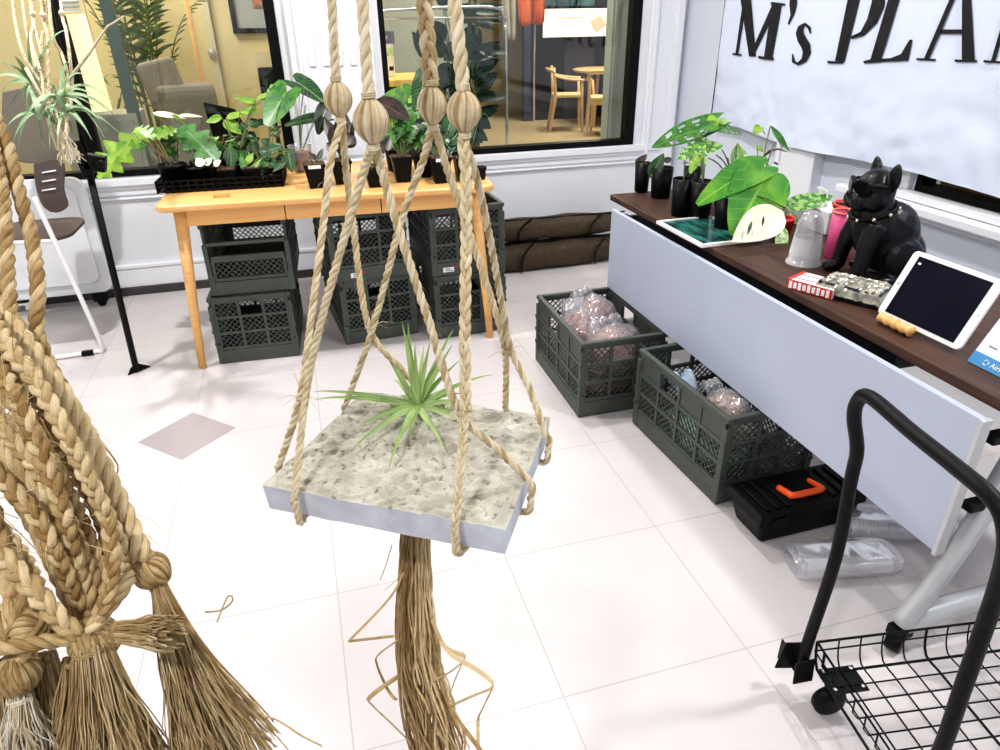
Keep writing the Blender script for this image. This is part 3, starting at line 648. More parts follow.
# ------------------------------------------------------------- toolbox
tx = thing('toolbox', 'black plastic toolbox with orange handle on the floor by the crate', 'toolbox', (.893, -.095, 0), R3(1))
b = MB(); b.box((0, 0, .042), (.36, .15, .084), taper=.86); 
b.build('box_body', M['black'], tx, bevel=.012, seg=3)
b = MB(); b.box((0, 0, .102), (.37, .165, .036)); 
for x in (-.15, -.115, -.08, .08, .115, .15): b.box((x, 0, .122), (.018, .13, .012))
b.box((-.0, .0, .1195), (.12, .14, .004)); b.build('lid', M['black'], tx, bevel=.008, seg=3)
og = mat('orange_plastic', s2l(240, 96, 40), .4, noise_=.08)
b = MB(); b.tube(smooth_path([(-.055, .02, .122), (-.055, -.03, .133), (-.047, -.04, .134), (.047, -.04, .134), (.055, -.03, .133), (.055, .02, .122)], .01), .0105, 10, flat=.7); b.build('handle', og, tx)
for x in (-.12, .12): b = MB(); b.box((x, -.084, .086), (.045, .012, .036)); b.build('latch', M['black'], tx, bevel=.004)
# ------------------------------------------------------------- plastic wrapped cups on the floor
def pack(loc, rz, d, lab):
    t = thing('wrapped_cup_pack', lab, 'pack', loc, rz, 'clear film packs on the floor'); b = MB()
    n = 5
    for j in range(2):
        y = (j - .5) * d[1] * .5
        for i in range(26):
            x = -d[0] * .44 + d[0] * .86 * i / 25; b.lathe((x, y, d[2] * .5), [(d[2] * .36, -.004), (d[2] * .42, .003)], 14, R=rotm(0, PI / 2), cap=False)
    b.build('stacked_cups', M['milky'], t); b = MB()
    def fn(u, v):
        a = v * 2 * PI; ca, sa = math.cos(a), math.sin(a); e = .6; q = (1 - abs(2 * u - 1) ** 10) * .25 + .75
        return V(((u - .5) * d[0] * 1.12, d[1] * .52 * q * math.copysign(abs(ca) ** e, ca) * (1 + .06 * noise.noise(V((u * 8, v * 9, 0)))), d[2] * .5 + d[2] * .5 * q * math.copysign(abs(sa) ** e, sa) * (1 + .1 * noise.noise(V((u * 9, v * 9, 4))))))
    b.grid(fn, 30, 20); b.build('film_wrap', M['film'], t)
q = on(840, 566); pack((q.x, q.y, 0), R3(-12), (.27, .12, .06), 'clear film pack of cups on the floor nearest the cart handle')
q = on(885, 535); pack((q.x + .03, q.y + .01, 0), R3(-22), (.30, .12, .065), 'clear film pack of cups lying close under the grey table panel')
q = on(848, 577.5)
# ------------------------------------------------------------- banner on the right wall
bm_ = mat('banner_fabric', s2l(222, 231, 250), .6, noise_=.03, nscale=5)
BX = WX - .075
def bwave(y, z):
    low = max(0, 1.25 - z)
    cr = (noise.noise(V((y * 3.1, z * 4.2, 5))) ** 2 - abs(noise.noise(V((y * 7 + z * 3, z * 9 - y * 2, 1)))) * .5 + .35 * noise.noise(V((y * 14, z * 12, 2)))) * .017
    return BX + cr * min(1, low * 3 + .25) + .014 * math.sin(y * 3.1 + z * 2.2) * low * 1.5 + .010 * math.sin(y * 6.3 - z * 7) * low + .004 * math.sin(y * 9 + z * 3) - .03 * math.exp(-((y - 1.55 - (1.1 - z) * -.9) / .12) ** 2) * low
    
KB = [(-1.2, .80)] + [(p.y, p.z) for p in (onx(px, py, BX) for px, py in ((1000, 198), (910, 171), (862, 160), (820, 153), (790, 147), (742, 129), (712, 122)))]; BY0 = onx(726, 0, BX).y
def bbot(y):
    # lower hem of the banner
    K = KB
    for (a, za), (c, zc) in zip(K, K[1:]):
        if y <= c: return za + (zc - za) * (y - a) / (c - a)
    return KB[-1][1]
bn = thing('shop_banner', 'large white fabric banner with black serif letters hung on the right wall', 'banner', (0, 0, 0))
b = MB()
def bf(u, v): y = BY0 - u * 3.3; z = bbot(y) + (2.25 - bbot(y)) * v ** 1.3; return V((bwave(y, z), y, z))
b.grid(bf, 150, 60); b.build('banner_cloth', bm_, bn)
ink = mat('banner_ink', (.008, .008, .012), .5, noise_=.2)
def LP(u, v): p = onx(700 + .3 * u, .3 * v, BX); return V((bwave(p.y, p.z) - .006, p.y, p.z))
def stroke(pts):
    L = []; R = []
    for i, (x, y, w) in enumerate(pts):
        a = pts[max(0, i - 1)]; c = pts[min(len(pts) - 1, i + 1)]; dx, dy = c[0] - a[0], c[1] - a[1]; l = math.hypot(dx, dy) or 1
        L.append((x - dy / l * w / 2, y + dx / l * w / 2)); R.append((x + dy / l * w / 2, y - dx / l * w / 2))
    return L + R[::-1]
LET = {'M': [[(113, 176), (140, 180), (140, 186), (112, 182)], [(121, 180), (129, 181), (160, -8), (150, -10)], [(138, -12), (172, -8), (186, 188), (165, 188)], [(165, 188), (178, 188), (262, 16), (243, 14)], [(240, 14), (273, 16), (243, 196), (213, 192)], [(194, 186), (249, 193), (248, 201), (194, 195)], [(238, 6), (286, 12), (284, 19), (236, 15)], [(122, -14), (165, -10), (165, -4), (121, -8)]],
       'apostrophe': [[(303, -8), (326, -6), (326, 15), (318, 45), (299, 82), (295, 79), (305, 50), (301, 15)]],
       's': [stroke([(373, 112, 3), (369, 92, 10), (355, 80, 9), (340, 92, 20), (336, 110, 26), (344, 132, 30), (357, 152, 30), (361, 175, 26), (352, 200, 18), (332, 213, 9), (318, 205, 10), (314, 180, 3)])],
       'P': [[(509, -60), (548, -60), (482, 205), (452, 203)], [(428, 203), (480, 205), (478, 212), (427, 211)], stroke([(525, -72, 8), (575, -68, 22), (600, -35, 40), (594, 15, 42), (574, 70, 34), (543, 112, 16), (505, 126, 9)]), [(485, -64), (560, -76), (558, -68), (484, -56)]],
       'L': [[(650, -75), (688, -75), (606, 200), (570, 200)], [(546, 204), (575, 196), (640, 194), (676, 180), (704, 132), (713, 132), (700, 202), (640, 205), (548, 211)], [(625, -80), (715, -80), (713, -73), (624, -72)]],
       'A': [[(882, -100), (898, -100), (770, 196), (754, 196)], [(728, 193), (792, 196), (791, 203), (728, 200)], [(882, -100), (905, -100), (918, 200), (877, 198)], [(853, 198), (926, 200), (925, 208), (853, 206)], [(802, 98), (886, 98), (886, 113), (798, 113)]],
       'N': [[(948, 200), (1010, 205), (1010, 212), (947, 208)], [(972, 203), (985, 203), (1070, -80), (1056, -80)], [(1050, -80), (1088, -80), (1128, 205), (1106, 205)], [(1108, 205), (1126, 205), (1215, -78), (1202, -78)], [(1180, -84), (1245, -80), (1244, -73), (1179, -76)]]}
for k, polys in LET.items():
    b = MB()
    for p in polys: b.poly([LP(*q) for q in p], (.002, 0, 0))
    b.build('apostrophe_mark' if k == 'apostrophe' else 'letter_' + k.lower(), ink, bn)
b = MB(); b.tube([V((BX - .004, BY0, KB[-1][1])), V((BX - .002, BY0 + .002, 1.5)), V((BX, BY0, 2.25))], .003, 6); b.tube([V((BX, BY0, 2.25)), V((BX, 1, 2.28)), V((BX, -1.04, 2.25))], .006, 6); b.build('cord', M['blackm'], bn)
# ------------------------------------------------------------- potted plants
def dep(p): return (V(p) - CAM).dot(FW)
VIEW = -FW
class Plant:
    # a thing at world point loc; leaves are given by base and tip pixels at a depth measured from the pot
    def __init__(s, name, label, loc, cat='plant', group=None):
        s.loc = V(loc); s.t = thing(name, label, cat, s.loc, 0, group); s.d = dep(s.loc); s.parts = {}; s.st = {}
    def p(s, px, py, dd=0): return at(px, py, s.d + dd) - s.loc
    def leaf(s, b, t, W, kind, m, dd=0, dt=0, face=.55, droop=0., fold=.12, part='foliage', wave=0, stem=None, twist=0, tip=0):
        mb = s.parts.setdefault((part, m), MB()); P = s.p(*b, dd); Q = s.p(*t, dd + dt); n = VIEW * face + Z * (1 - face); L = (Q - P).length
        leaf(mb, P, Q - P + Z * (droop * L), n, L, W * s.d / F, kind, droop, fold, 0, wave, twist)
        if stem is not None: s.stem(stem, P)
        return s
    def stem(s, a, b, r=.0018, m='stem', sag=.1):
        a = V(a) if len(a) == 3 else s.p(*a); b = V(b) if len(b) == 3 else s.p(*b); petiole(s.st.setdefault(m, MB()), a, b, r, sag)
    def done(s):
        for (part, m), mb in s.parts.items(): mb.build(part, M[m], s.t)
        for m, mb in s.st.items(): mb.build('stem', M[m], s.t)
        return s.t
tz = TZ + .001
# black tray of pots
trl = tloc(228, 184); TRC = V((trl.x - .01, trl.y + .01, tz)); TX, TY = .515, .27
tr = thing('plant_tray', 'black slatted nursery tray full of small pots on the wooden table', 'tray', TRC, TR)
b = MB(); b.box((0, 0, .004), (TX - .02, TY - .02, .006))
for sy in (-1, 1):
    for z in (.008, .028, .048): b.box((0, sy * TY / 2, z), (TX, .006, .008))
    for i in range(17): b.box((-TX / 2 + TX * i / 16, sy * TY / 2, .026), (.008, .008, .05))
for sx in (-1, 1):
    for z in (.008, .028, .048): b.box((sx * TX / 2, 0, z), (.006, TY, .008))
    for i in range(9): b.box((sx * TX / 2, -TY / 2 + TY * i / 8, .026), (.008, .008, .05))
b.build('slatted_tray', M['black'], tr)
def tray_at(u, v, h=.008): return TRC + rotm(0, 0, TR) @ V((u * TX, v * TY, h))
P = Plant('potted_plant', 'plant with deeply lobed lime leaves overhanging the left end of the table', tray_at(-.38, -.2)); round_pot(P.t, .058, .10, M['pot'])
P.leaf((131, 140), (99, 178), 46, 'lobed', 'lime', -.05, -.03, .7, .05, .1, stem=(0, 0, .1)); P.leaf((150, 140), (134, 127), 26, 'lobed', 'lime', 0, 0, .6, .1, stem=(0, 0, .1))
P.leaf((156, 138), (178, 128), 26, 'lobed', 'lime', .02, .03, .5, .1, stem=(0, 0, .1)); P.leaf((150, 141), (122, 146), 24, 'lobed', 'lime', .05, .0, .6, .2, stem=(0, 0, .1))
for q in ((140, 140), (148, 138), (155, 137)): P.stem((0, 0, .09), P.p(*q), .003, 'rstem')
P.done()
P = Plant('potted_plant', 'plant with glossy green lobed leaves behind the lime leaved plant on the tray', tray_at(-.18, .22)); round_pot(P.t, .05, .09, M['pot'])
P.leaf((186, 130), (219, 164), 34, 'lobed', 'green', -.1, -.05, .7, .05, stem=(0, 0, .09)); P.leaf((178, 132), (205, 150), 26, 'lobed', 'green', -.05, 0, .6, .1, stem=(0, 0, .09)); P.leaf((160, 148), (178, 156), 20, 'lobed', 'green', -.05, .0, .5, .15, stem=(0, 0, .09))
P.leaf((170, 130), (158, 145), 14, 'ovate', 'lime', -.02, 0, .6, .1, stem=(0, 0, .09)); P.done()
P = Plant('potted_plant', 'plant with creamy white narrow leaves rising at the back of the tray', tray_at(-.2, -.22)); round_pot(P.t, .045, .085, M['pot'])
P.leaf((152, 113), (186, 119), 12, 'ovate', 'cream', .1, .02, .3, .05, stem=(0, 0, .09)); P.leaf((178, 116), (203, 117), 9, 'ovate', 'cream', .1, .05, .35, .1, stem=(0, 0, .09)); P.leaf((172, 115), (186, 124), 10, 'ovate', 'lime', .08, .05, .4, .1, stem=(0, 0, .09))
P.leaf((205, 165), (212, 158), 9, 'ovate', 'cream', -.05, 0, .6); P.leaf((203, 166), (196, 158), 10, 'ovate', 'cream', -.05, 0, .6); P.leaf((214, 166), (221, 160), 8, 'ovate', 'cream', -.05, 0, .6); P.done()
P = Plant('potted_plant', 'plant with one upright dark oval leaf with pale veins in the tray front', tray_at(.05, -.25)); square_pot(P.t, .075, .07)
P.leaf((231, 147), (231, 169), 15, 'ovate', 'dgreen', -.02, 0, .85, .02, stem=(0, 0, .07)); P.leaf((246, 165), (254, 152), 8, 'lance', 'lime', -.02, 0, .7, .05, stem=(0, 0, .07)); P.leaf((246, 175), (240, 152), 7, 'lance', 'green', -.03, 0, .8, .02); P.leaf((247, 176), (262, 158), 6, 'lance', 'lime', -.03, 0, .8, .02); P.done()
P = Plant('potted_plant', 'plant with narrow drooping green leaves edged pale at the tray front right', tray_at(.25, -.25)); square_pot(P.t, .075, .07)
P.leaf((262, 157), (272, 176), 9, 'lance', 'green', -.03, 0, .8, .1, stem=(0, 0, .07)); P.leaf((258, 160), (263, 178), 8, 'lance', 'dgreen', -.03, 0, .8, .1, stem=(0, 0, .07)); P.leaf((266, 152), (282, 146), 13, 'ovate', 'dgreen', 0, 0, .5, .1, stem=(0, 0, .07)); P.leaf((288, 152), (292, 171), 13, 'ovate', 'dgreen', -.03, 0, .7, .1, stem=(0, 0, .07)); P.done()
P = Plant('potted_plant', 'plant with large arrow shaped veined leaf at the right end of the tray', tray_at(.40, .05)); round_pot(P.t, .05, .085, M['pot'])
P.leaf((283, 97), (266, 128), 30, 'arrow', 'green', -.02, -.02, .75, .05, .15, stem=(0, 0, .085)); P.leaf((280, 112), (297, 99), 14, 'ovate', 'green', .02, .02, .5, .1); P.stem((0, 0, .08), P.p(272, 112), .003); P.leaf((270, 110), (268, 86), 8, 'lance', 'lime', .03, 0, .6, .1, stem=(0, 0, .085)); P.leaf((269, 88), (276, 86), 7, 'lance', 'lime', .03, 0, .6, .1); P.done()
P = Plant('potted_plant', 'sprawling lime green sprig plant at the back of the tray', tray_at(.12, .25)); round_pot(P.t, .05, .085, M['pot'])
for a, c, w in (((257, 103), (234, 98), 8), ((256, 100), (274, 92), 7), ((255, 104), (247, 112), 8), ((224, 120), (241, 134), 14), ((222, 118), (206, 122), 12), ((226, 118), (246, 114), 10), ((262, 98), (270, 104), 8), ((240, 112), (262, 112), 9)):
    P.leaf(a, c, w, 'ovate', 'lime', -.02, 0, .55, .1, stem=(0, 0, .085))
P.done()
P = Plant('potted_plant', 'small bushy dark plant in the middle back of the tray', tray_at(-.02, .25)); round_pot(P.t, .05, .085, M['pot']); leafy(P.t, .085, 12, .05, .10, .07, .035, 'ovate', 'green'); P.done()
def fill(P, c, R, n, w, m, kinds=('ovate', 'lance')):
    for i in range(n):
        a = rnd(0, 6.3); q = R * math.sqrt(rnd(.1, 1)); x, y = c[0] + q * math.cos(a) * 1.2, c[1] + q * math.sin(a) * .8; P.leaf((x, y), (x + rnd(-16, 16), y + rnd(-9, 13)), rnd(.7, 1.2) * w, random.choice(kinds), m, rnd(-.06, .06), rnd(-.03, .03), rnd(.3, .8), .1, stem=(0, 0, .08) if i % 2 else None)
for (u, v, lab, c, R, n, w, m, kd) in ((-.38, .25, 'leafy mid green plant at the back left corner of the tray', (165, 140), 16, 12, 13, 'green', ('ovate', 'lobed')), (.30, .25, 'leafy dark green plant at the back right corner of the tray', (258, 138), 18, 14, 13, 'dgreen', ('ovate', 'lance')), (.42, -.25, 'low dark plant in the front right corner of the tray', (280, 158), 12, 10, 12, 'dgreen', ('ovate', 'lance')), (-.05, .0, 'low mixed green plant in the very middle of the tray', (222, 152), 18, 14, 12, 'green', ('ovate', 'lance'))):
    P = Plant('potted_plant', lab, tray_at(u, v)); square_pot(P.t, .07, .07); fill(P, c, R, n, w, m, kd); P.done()
# plants standing right of the tray
P = Plant('alocasia_plant', 'dark leaved plant in a clear plastic pot on the table beside the tray', tloc(303, 171))
b = MB(); b.lathe((0, 0, 0), [(.042, 0), (.055, .118), (.058, .12)], 22, cap=False); b.build('clear_pot', M['film'], P.t)
b = MB(); b.lathe((0, 0, .004), [(.040, 0), (.050, .085), (.001, .09)], 18); b.build('soil', mat('purple_grey_soil', s2l(130, 120, 132), .9, noise_=.4, nscale=60), P.t)
P.leaf((300, 84), (325, 104), 22, 'arrow', 'dgreen', 0, -.05, .5, .1, .2, stem=(0, 0, .09)); P.leaf((317, 118), (282, 127), 18, 'arrow', 'dgreen', -.02, -.05, .45, .1, stem=(.01, 0, .09)); P.leaf((325, 110), (318, 135), 18, 'heart', 'vdark', -.05, 0, .7, .05, stem=(.01, .01, .09)); P.stem((0, 0, .09), P.p(303, 95), .0025); P.stem((.0, .01, .09), P.p(306, 105), .002); P.done()
P = Plant('potted_plant', 'seedling in a square black pot with white label beside the clear pot', tloc(317, 187)); square_pot(P.t, .085, .10, True); P.leaf((318, 160), (323, 148), 6, 'ovate', 'maroon', 0, 0, .6, stem=(0, 0, .1)); P.leaf((316, 160), (309, 152), 6, 'ovate', 'maroon', 0, 0, .6, stem=(0, 0, .1)); P.done()
P = Plant('potted_plant', 'bushy maroon leaved plant in a black pot behind the left ropes', tloc(343, 183)); square_pot(P.t, .085, .10)
for i in range(16): x, y = rnd(-22, 20), rnd(-10, 36); P.leaf((342 + x * .3, 150 - y * .3), (342 + x, 142 - y), rnd(12, 18), 'ovate', 'maroon', rnd(-.08, .08), rnd(-.05, .05), rnd(.3, .7), .1, stem=(0, 0, .1))
P.done()
P = Plant('potted_plant', 'plant with one wide brown green leaf in a black pot between the ropes', tloc(376, 186)); square_pot(P.t, .085, .085)
P.leaf((374, 100), (410, 121), 26, 'ovate', 'maroon', .05, -.05, .5, .1, stem=(0, 0, .09)); P.leaf((366, 118), (352, 130), 20, 'ovate', 'maroon', .05, 0, .5, .1, stem=(0, 0, .09))
for i in range(9): x, y = rnd(-18, 12), rnd(-5, 18); P.leaf((380 + x * .3, 158 - y * .3), (380 + x, 152 - y), rnd(7, 12), 'ovate', 'maroon', rnd(-.05, .05), 0, rnd(.4, .7), .1, stem=(0, 0, .09))
P.done()
P = Plant('potted_plant', 'feathery bright green plant in a square black pot in the middle of the table', tloc(403, 181)); square_pot(P.t, .085, .11)
for i in range(22): a = rnd(-1.2, 1.2); q = rnd(16, 36); bx = 404 + rnd(-4, 4); P.leaf((bx + q * .45 * math.sin(a), 152 - q * .45 * math.cos(a)), (bx + q * math.sin(a), 150 - q * math.cos(a)), rnd(7, 12), 'lobed', 'green', rnd(-.06, .06), rnd(-.03, .03), rnd(.5, .8), .1, stem=(0, 0, .1))
P.done()
P = Plant('potted_plant', 'plant with broad light green leaves at the back of the table by the window', on(398, 170, tz)); round_pot(P.t, .055, .10, M['pot'])
for a, c, w in (((385, 105), (393, 92), 17), ((392, 112), (378, 104), 16), ((404, 92), (412, 112), 20), ((400, 110), (420, 118), 22), ((410, 118), (398, 135), 18), ((390, 98), (405, 86), 14), ((415, 100), (428, 90), 14), ((395, 122), (382, 130), 14)): P.leaf(a, c, w, 'heart', 'lime' if w < 16 else 'green', 0, rnd(-.05, .05), .6, .1, stem=(0, 0, .1))
P.done()
P = Plant('potted_plant', 'dark arrow leaved plant with white veins in a white labelled pot', tloc(441, 182)); square_pot(P.t, .085, .11, True)
P.leaf((424, 82), (416, 112), 22, 'arrow', 'dgreen', 0, 0, .7, .05, stem=(0, 0, .1))
for a, c, w in (((445, 150), (462, 128), 18), ((440, 150), (424, 130), 18), ((452, 140), (470, 138), 16), ((448, 130), (455, 108), 16)): P.leaf(a, c, w, 'heart', 'dgreen', 0, 0, .6, .1, stem=(0, 0, .1))
P.done()
P = Plant('potted_plant', 'dark bushy plant in a black pot behind the thick right rope', tloc(424, 176)); square_pot(P.t, .085, .10); leafy(P.t, .1, 12, .06, .12, .10, .055, 'heart', 'dgreen'); P.done()
P = Plant('potted_plant', 'plant with a long arching pale strap leaf at the right end of the table', tloc(464, 180)); square_pot(P.t, .08, .10)
for i in range(8): x, y = rnd(-18, 12), rnd(0, 35); P.leaf((462 + x * .4, 150 - y * .5), (462 + x, 146 - y), rnd(12, 18), 'heart', 'dgreen', rnd(-.05, .05), 0, .6, .1, stem=(0, 0, .1))
mb = P.parts.setdefault(('strap_leaf', 'airs'), MB()); mb.tube(smooth_path([V((0, 0, .1)), P.p(474, 140), P.p(482, 113), P.p(492, 122), P.p(503, 135)], .02), [.0035, .0035, .003, .003] + [.0025] * 60, 5, flat=.4) if 0 else mb.tube([V((0, 0, .1)), P.p(473, 142), P.p(478, 122), P.p(484, 113), P.p(494, 122), P.p(503, 135)], [.003, .003, .003, .0028, .002, .001], 5, flat=.4)
P.done()
t = thing('seedling_pot', 'tiny empty black pot at the right end of the wooden table', 'pot', tloc(481, 179)); round_pot(t, .024, .055, M['pot'])
t = thing('wooden_tag', 'small pale wooden tag lying on the table edge before the tray', 'tag', tloc(222, 196.5), TR); b = MB()
for s in (-1, 1): b.box((s * .027, 0, .006), (.01, .03, .012)); b.box((0, s * .011, .006), (.06, .008, .012))
b.build('tag_frame', M['wood'], t, bevel=.001)
# ------------------------------------------------------------- plants on the dark counter
cz = CZ + .001
def con(px, py): return on(px, py, cz)
def longpot(P, r, h): return round_pot(P.t, r, h, M['pot'], True, r * .86, False)
P = Plant('potted_plant', 'small tall black pot with one olive leaf at the far end of the dark table', con(641, 191.5)); longpot(P, .034, .125)
P.leaf((636, 166), (647, 154), 9, 'ovate', 'maroon', 0, .02, .5, .0, stem=(0, 0, .12)); P.done()
P = Plant('potted_plant', 'black pot with an upright olive green leaf second from the far table end', con(660, 197)); longpot(P, .046, .125)
P.leaf((650, 178), (664, 153), 14, 'ovate', 'dgreen', -.05, 0, .7, .0, stem=(0, 0, .12)); P.leaf((664, 162), (672, 158), 8, 'ovate', 'maroon', 0, 0, .6, stem=(0, 0, .12)); P.done()
P = Plant('potted_plant', 'black pot with tiny dark leaves behind the two small far pots', con(690, 197)); longpot(P, .036, .125); leafy(P.t, .12, 6, .02, .03, .03, .02, 'ovate', 'maroon'); P.done()
P = Plant('monstera_plant', 'perforated leaf monstera in a black pot on the dark table', con(680, 215)); longpot(P, .041, .14)
P.leaf((716, 122), (652, 148), 27, 'monstera', 'green', .02, -.05, .6, .04, .12, stem=(0, 0, .14)); P.leaf((716, 128), (742, 134), 22, 'monstera', 'green', .08, .08, .5, .1, stem=(0, 0, .14))
P.leaf((718, 119), (706, 125), 15, 'ovate', 'lime', 0, 0, .6, .05); P.leaf((712, 126), (668, 140), 18, 'monstera', 'green', -.03, -.06, .5, .06); P.leaf((722, 118), (724, 125), 10, 'ovate', 'lime', 0, 0, .6)
P.stem((0, 0, .13), P.p(685, 160), .0035, 'gstem'); P.stem(P.p(685, 160), P.p(712, 124), .003, 'gstem'); P.done()
P = Plant('potted_plant', 'variegated light green plant in the black pot beside the monstera', con(699, 218)); longpot(P, .044, .14)
P.leaf((702, 145), (678, 160), 20, 'lobed', 'varie', -.03, -.03, .6, .08, stem=(0, 0, .14)); P.leaf((698, 152), (690, 174), 13, 'heart', 'lime', -.05, -.02, .75, .05, stem=(0, 0, .14)); P.leaf((700, 152), (707, 166), 12, 'heart', 'varie', -.05, 0, .7, .05, stem=(0, 0, .14))
P.leaf((706, 148), (724, 146), 18, 'heart', 'varie', 0, 0, .5, .08, stem=(0, 0, .14)); P.leaf((702, 140), (694, 150), 14, 'heart', 'varie', 0, 0, .6, .08, stem=(0, 0, .14)); P.stem((0, 0, .13), P.p(698, 150), .004, 'gstem'); P.done()
P = Plant('potted_plant', 'black pot with slim dark stems and pale leaf behind the monstera', con(724, 206)); longpot(P, .045, .12)
for q in ((716, 155), (722, 150), (728, 158), (708, 158)): P.stem((rnd(-.02, .02), 0, .12), P.p(*q), .003, 'gstem')
P.leaf((720, 170), (728, 178), 7, 'lance', 'airs', -.05, 0, .6, .05); P.leaf((738, 143), (735, 176), 13, 'lance', 'lime', 0, 0, .6, .1, stem=(0, 0, .12)); P.leaf((738, 145), (745, 172), 12, 'lance', 'varie', 0, 0, .6, .1); P.done()
P = Plant('anthurium_plant', 'plant with huge glossy green leaves and one cream half leaf', con(726, 229)); longpot(P, .05, .12)
P.leaf((754, 170), (695, 207), 34, 'heart', 'bright', -.05, -.12, .6, .12, .16, stem=(0, 0, .12)); P.leaf((762, 184), (732, 239), 56, 'heart', 'bright', -.08, -.12, .8, .05, .14, stem=(0, 0, .12))
P.leaf((783, 211), (732, 242), 34, 'ovate', 'cream', -.17, -.12, .75, .03, .1, stem=None)
mb = P.parts.setdefault(('leaf_slit', 'vdark'), MB())
for (a, c, w) in (((764, 216), (762, 227), 2.2), ((752, 221), (747, 236), 3)): P.leaf(a, c, w, 'lance', 'vdark', -.285, -.02, .75, 0, 0, part='leaf_slit')
P.stem((0, 0, .12), P.p(785, 208, -.15), .003); P.done()
P = Plant('potted_plant', 'slender plant with long stems and a drooping pointed leaf by the banner', con(752, 222)); longpot(P, .04, .11)
P.stem((0, 0, .11), P.p(770, 127), .0025); P.leaf((770, 125), (791, 154), 9, 'lance', 'green', 0, .03, .6, -.1, .3); P.leaf((759, 128), (762, 140) if 0 else (753, 134), 10, 'heart', 'lime', 0, 0, .6, stem=P.p(765, 134))
P.leaf((757, 146), (763, 152), 7, 'ovate', 'lime', 0, 0, .6, stem=(0, 0, .1)); P.stem((.01, 0, .11), P.p(775, 142), .003, 'gstem'); P.stem((0, 0, .1), P.p(763, 157), .002, 'rstem'); mb = P.parts.setdefault(('arched_leaf', 'maroon'), MB()); mb.tube([P.p(763, 157), P.p(770, 151), P.p(778, 149), P.p(788, 152)], [.004, .005, .004, .001], 6, flat=.35)
P.leaf((765, 165), (771, 167), 5, 'ovate', 'lime', 0, 0, .6); P.leaf((773, 162), (779, 165), 3, 'lance', 'vdark', 0, 0, .6); P.done()
redm = mat('red_glaze', s2l(206, 40, 34), .3, noise_=.1); pinkm = mat('pink_pot', s2l(206, 78, 132), .45, noise_=.12, nscale=8)
P = Plant('potted_plant', 'variegated drooping leaf plant in a small red pot beside the plastic cups', con(781, 237)); round_pot(P.t, .034, .07, redm)
P.leaf((784, 208), (836, 196), 21, 'ovate', 'varie', .0, .05, .55, .06, .12, stem=(0, 0, .1)); P.leaf((783, 226), (779, 258), 13, 'ovate', 'varie', -.05, -.02, .7, .05, stem=(0, 0, .1)); P.leaf((786, 214), (800, 222), 10, 'ovate', 'varie', 0, 0, .6, stem=(0, 0, .1)); P.done()
P = Plant('red_pot', 'wide red pot standing behind the pink pot near the dog statue', con(845, 242), 'pot'); round_pot(P.t, .06, .13, redm, True, .05)
P.stem((0, 0, .12), P.p(832, 203), .003, 'gstem'); P.stem((.0, .02, .12), P.p(838, 205), .003, 'gstem'); P.done()
t = thing('pink_pot', 'tall pink cylindrical pot in front of the dog statue', 'pot', con(836, 257)); round_pot(t, .038, .145, pinkm, True, .036, False)
b = MB(); b.tube([V((math.cos(a / 20 * 2 * PI) * .037, math.sin(a / 20 * 2 * PI) * .037, .145)) for a in range(20)], .004, 6, closed=True); b.build('pot_rim', mat('coral_rim', s2l(236, 120, 110), .4, noise_=.05), t)
# ------------------------------------------------------------- small things on the counter
t = thing('cup_stack', 'stack of clear plastic cups upside down beside the red pot', 'cups', con(803, 263)); b = MB()
b.lathe((0, 0, 0), [(.052, 0), (.052, .006), (.046, .01), (.044, .04)], 26, cap=False)
for i in range(9): b.lathe((0, 0, .03 + i * .006), [(.0465 - i * .0006, 0), (.0445 - i * .0006, .006)], 26, cap=False)
b.build('cup_rims', M['milky'], t); b = MB(); b.lathe((0, 0, .03), [(.045, 0), (.040, .07), (.035, .105), (.024, .128), (.001, .136)], 26, cap=False); b.build('top_cup', clear_mat('clear_cup', (.95, .96, .98), .4, .1, body=.22), t)
fr = [con(660, 223), con(716, 219), con(757, 241), con(702, 248)]; ctr = sum(fr, V()) / 4
t = thing('picture_frame', 'flat white edged frame with dark teal picture lying on the dark table', 'frame', ctr); b = MB(); q = [p - ctr for p in fr]
q = [V((-.115, .155, 0)), V((.105, .155, 0)), V((.105, -.155, 0)), V((-.115, -.155, 0))]
for i in range(4): a_, c_ = q[i], q[(i + 1) % 4]; mid = (a_ + c_) / 2; l = (c_ - a_).length; ang = math.atan2((c_ - a_).y, (c_ - a_).x); b.box(mid + V((0, 0, .006)), (l + .012, .014, .012), rotm(0, 0, ang))
b.build('frame_edge', M['white'], t, bevel=.002)
pm = mat('teal_picture', s2l(70, 140, 130), .15, col2=s2l(8, 30, 36), nscale=9, stretch=(3, 1, 1)); b = MB(); b.box((-.005, 0, .004), (.21, .30, .006)); b.build('picture', pm, t)
# card packs
t = thing('card_box', 'red and white printed box lying on the dark table edge', 'box', con(816, 290), R3(-66)); b = MB(); b.box((0, 0, .014), (.13, .085, .028)); b.build('box_body', mat('box_print', s2l(245, 243, 242), .4, noise_=.02), t, bevel=.002)
b = MB(); b.box((-.061, 0, .0282), (.012, .085, .0012))
for y in (-.02, .015): b.box((.0, y, .0285), (.12, .004, .001), rotm(0, 0, .08))
b.box((0, -.0428, .014), (.13, .001, .026)); b.build('red_print', redm, t)
b = MB(); 
for i in range(9): b.box((-.055 + i * .0135, -.0436, .013), (.009, .001, .017 if i % 2 else .021))
b.build('white_lettering', M['paper'], t)
t = thing('foil_pack', 'black pack in crinkled clear film on the table before the tablet', 'pack', con(853, 297), R3(-62)); t.scale = (1.1, 1.05, 1.1); b = MB(); b.box((0, 0, .02), (.15, .10, .036)); b.build('pack_body', mat('pack_navy', s2l(44, 50, 66), .3, col2=s2l(10, 12, 18), nscale=30), t, bevel=.003)
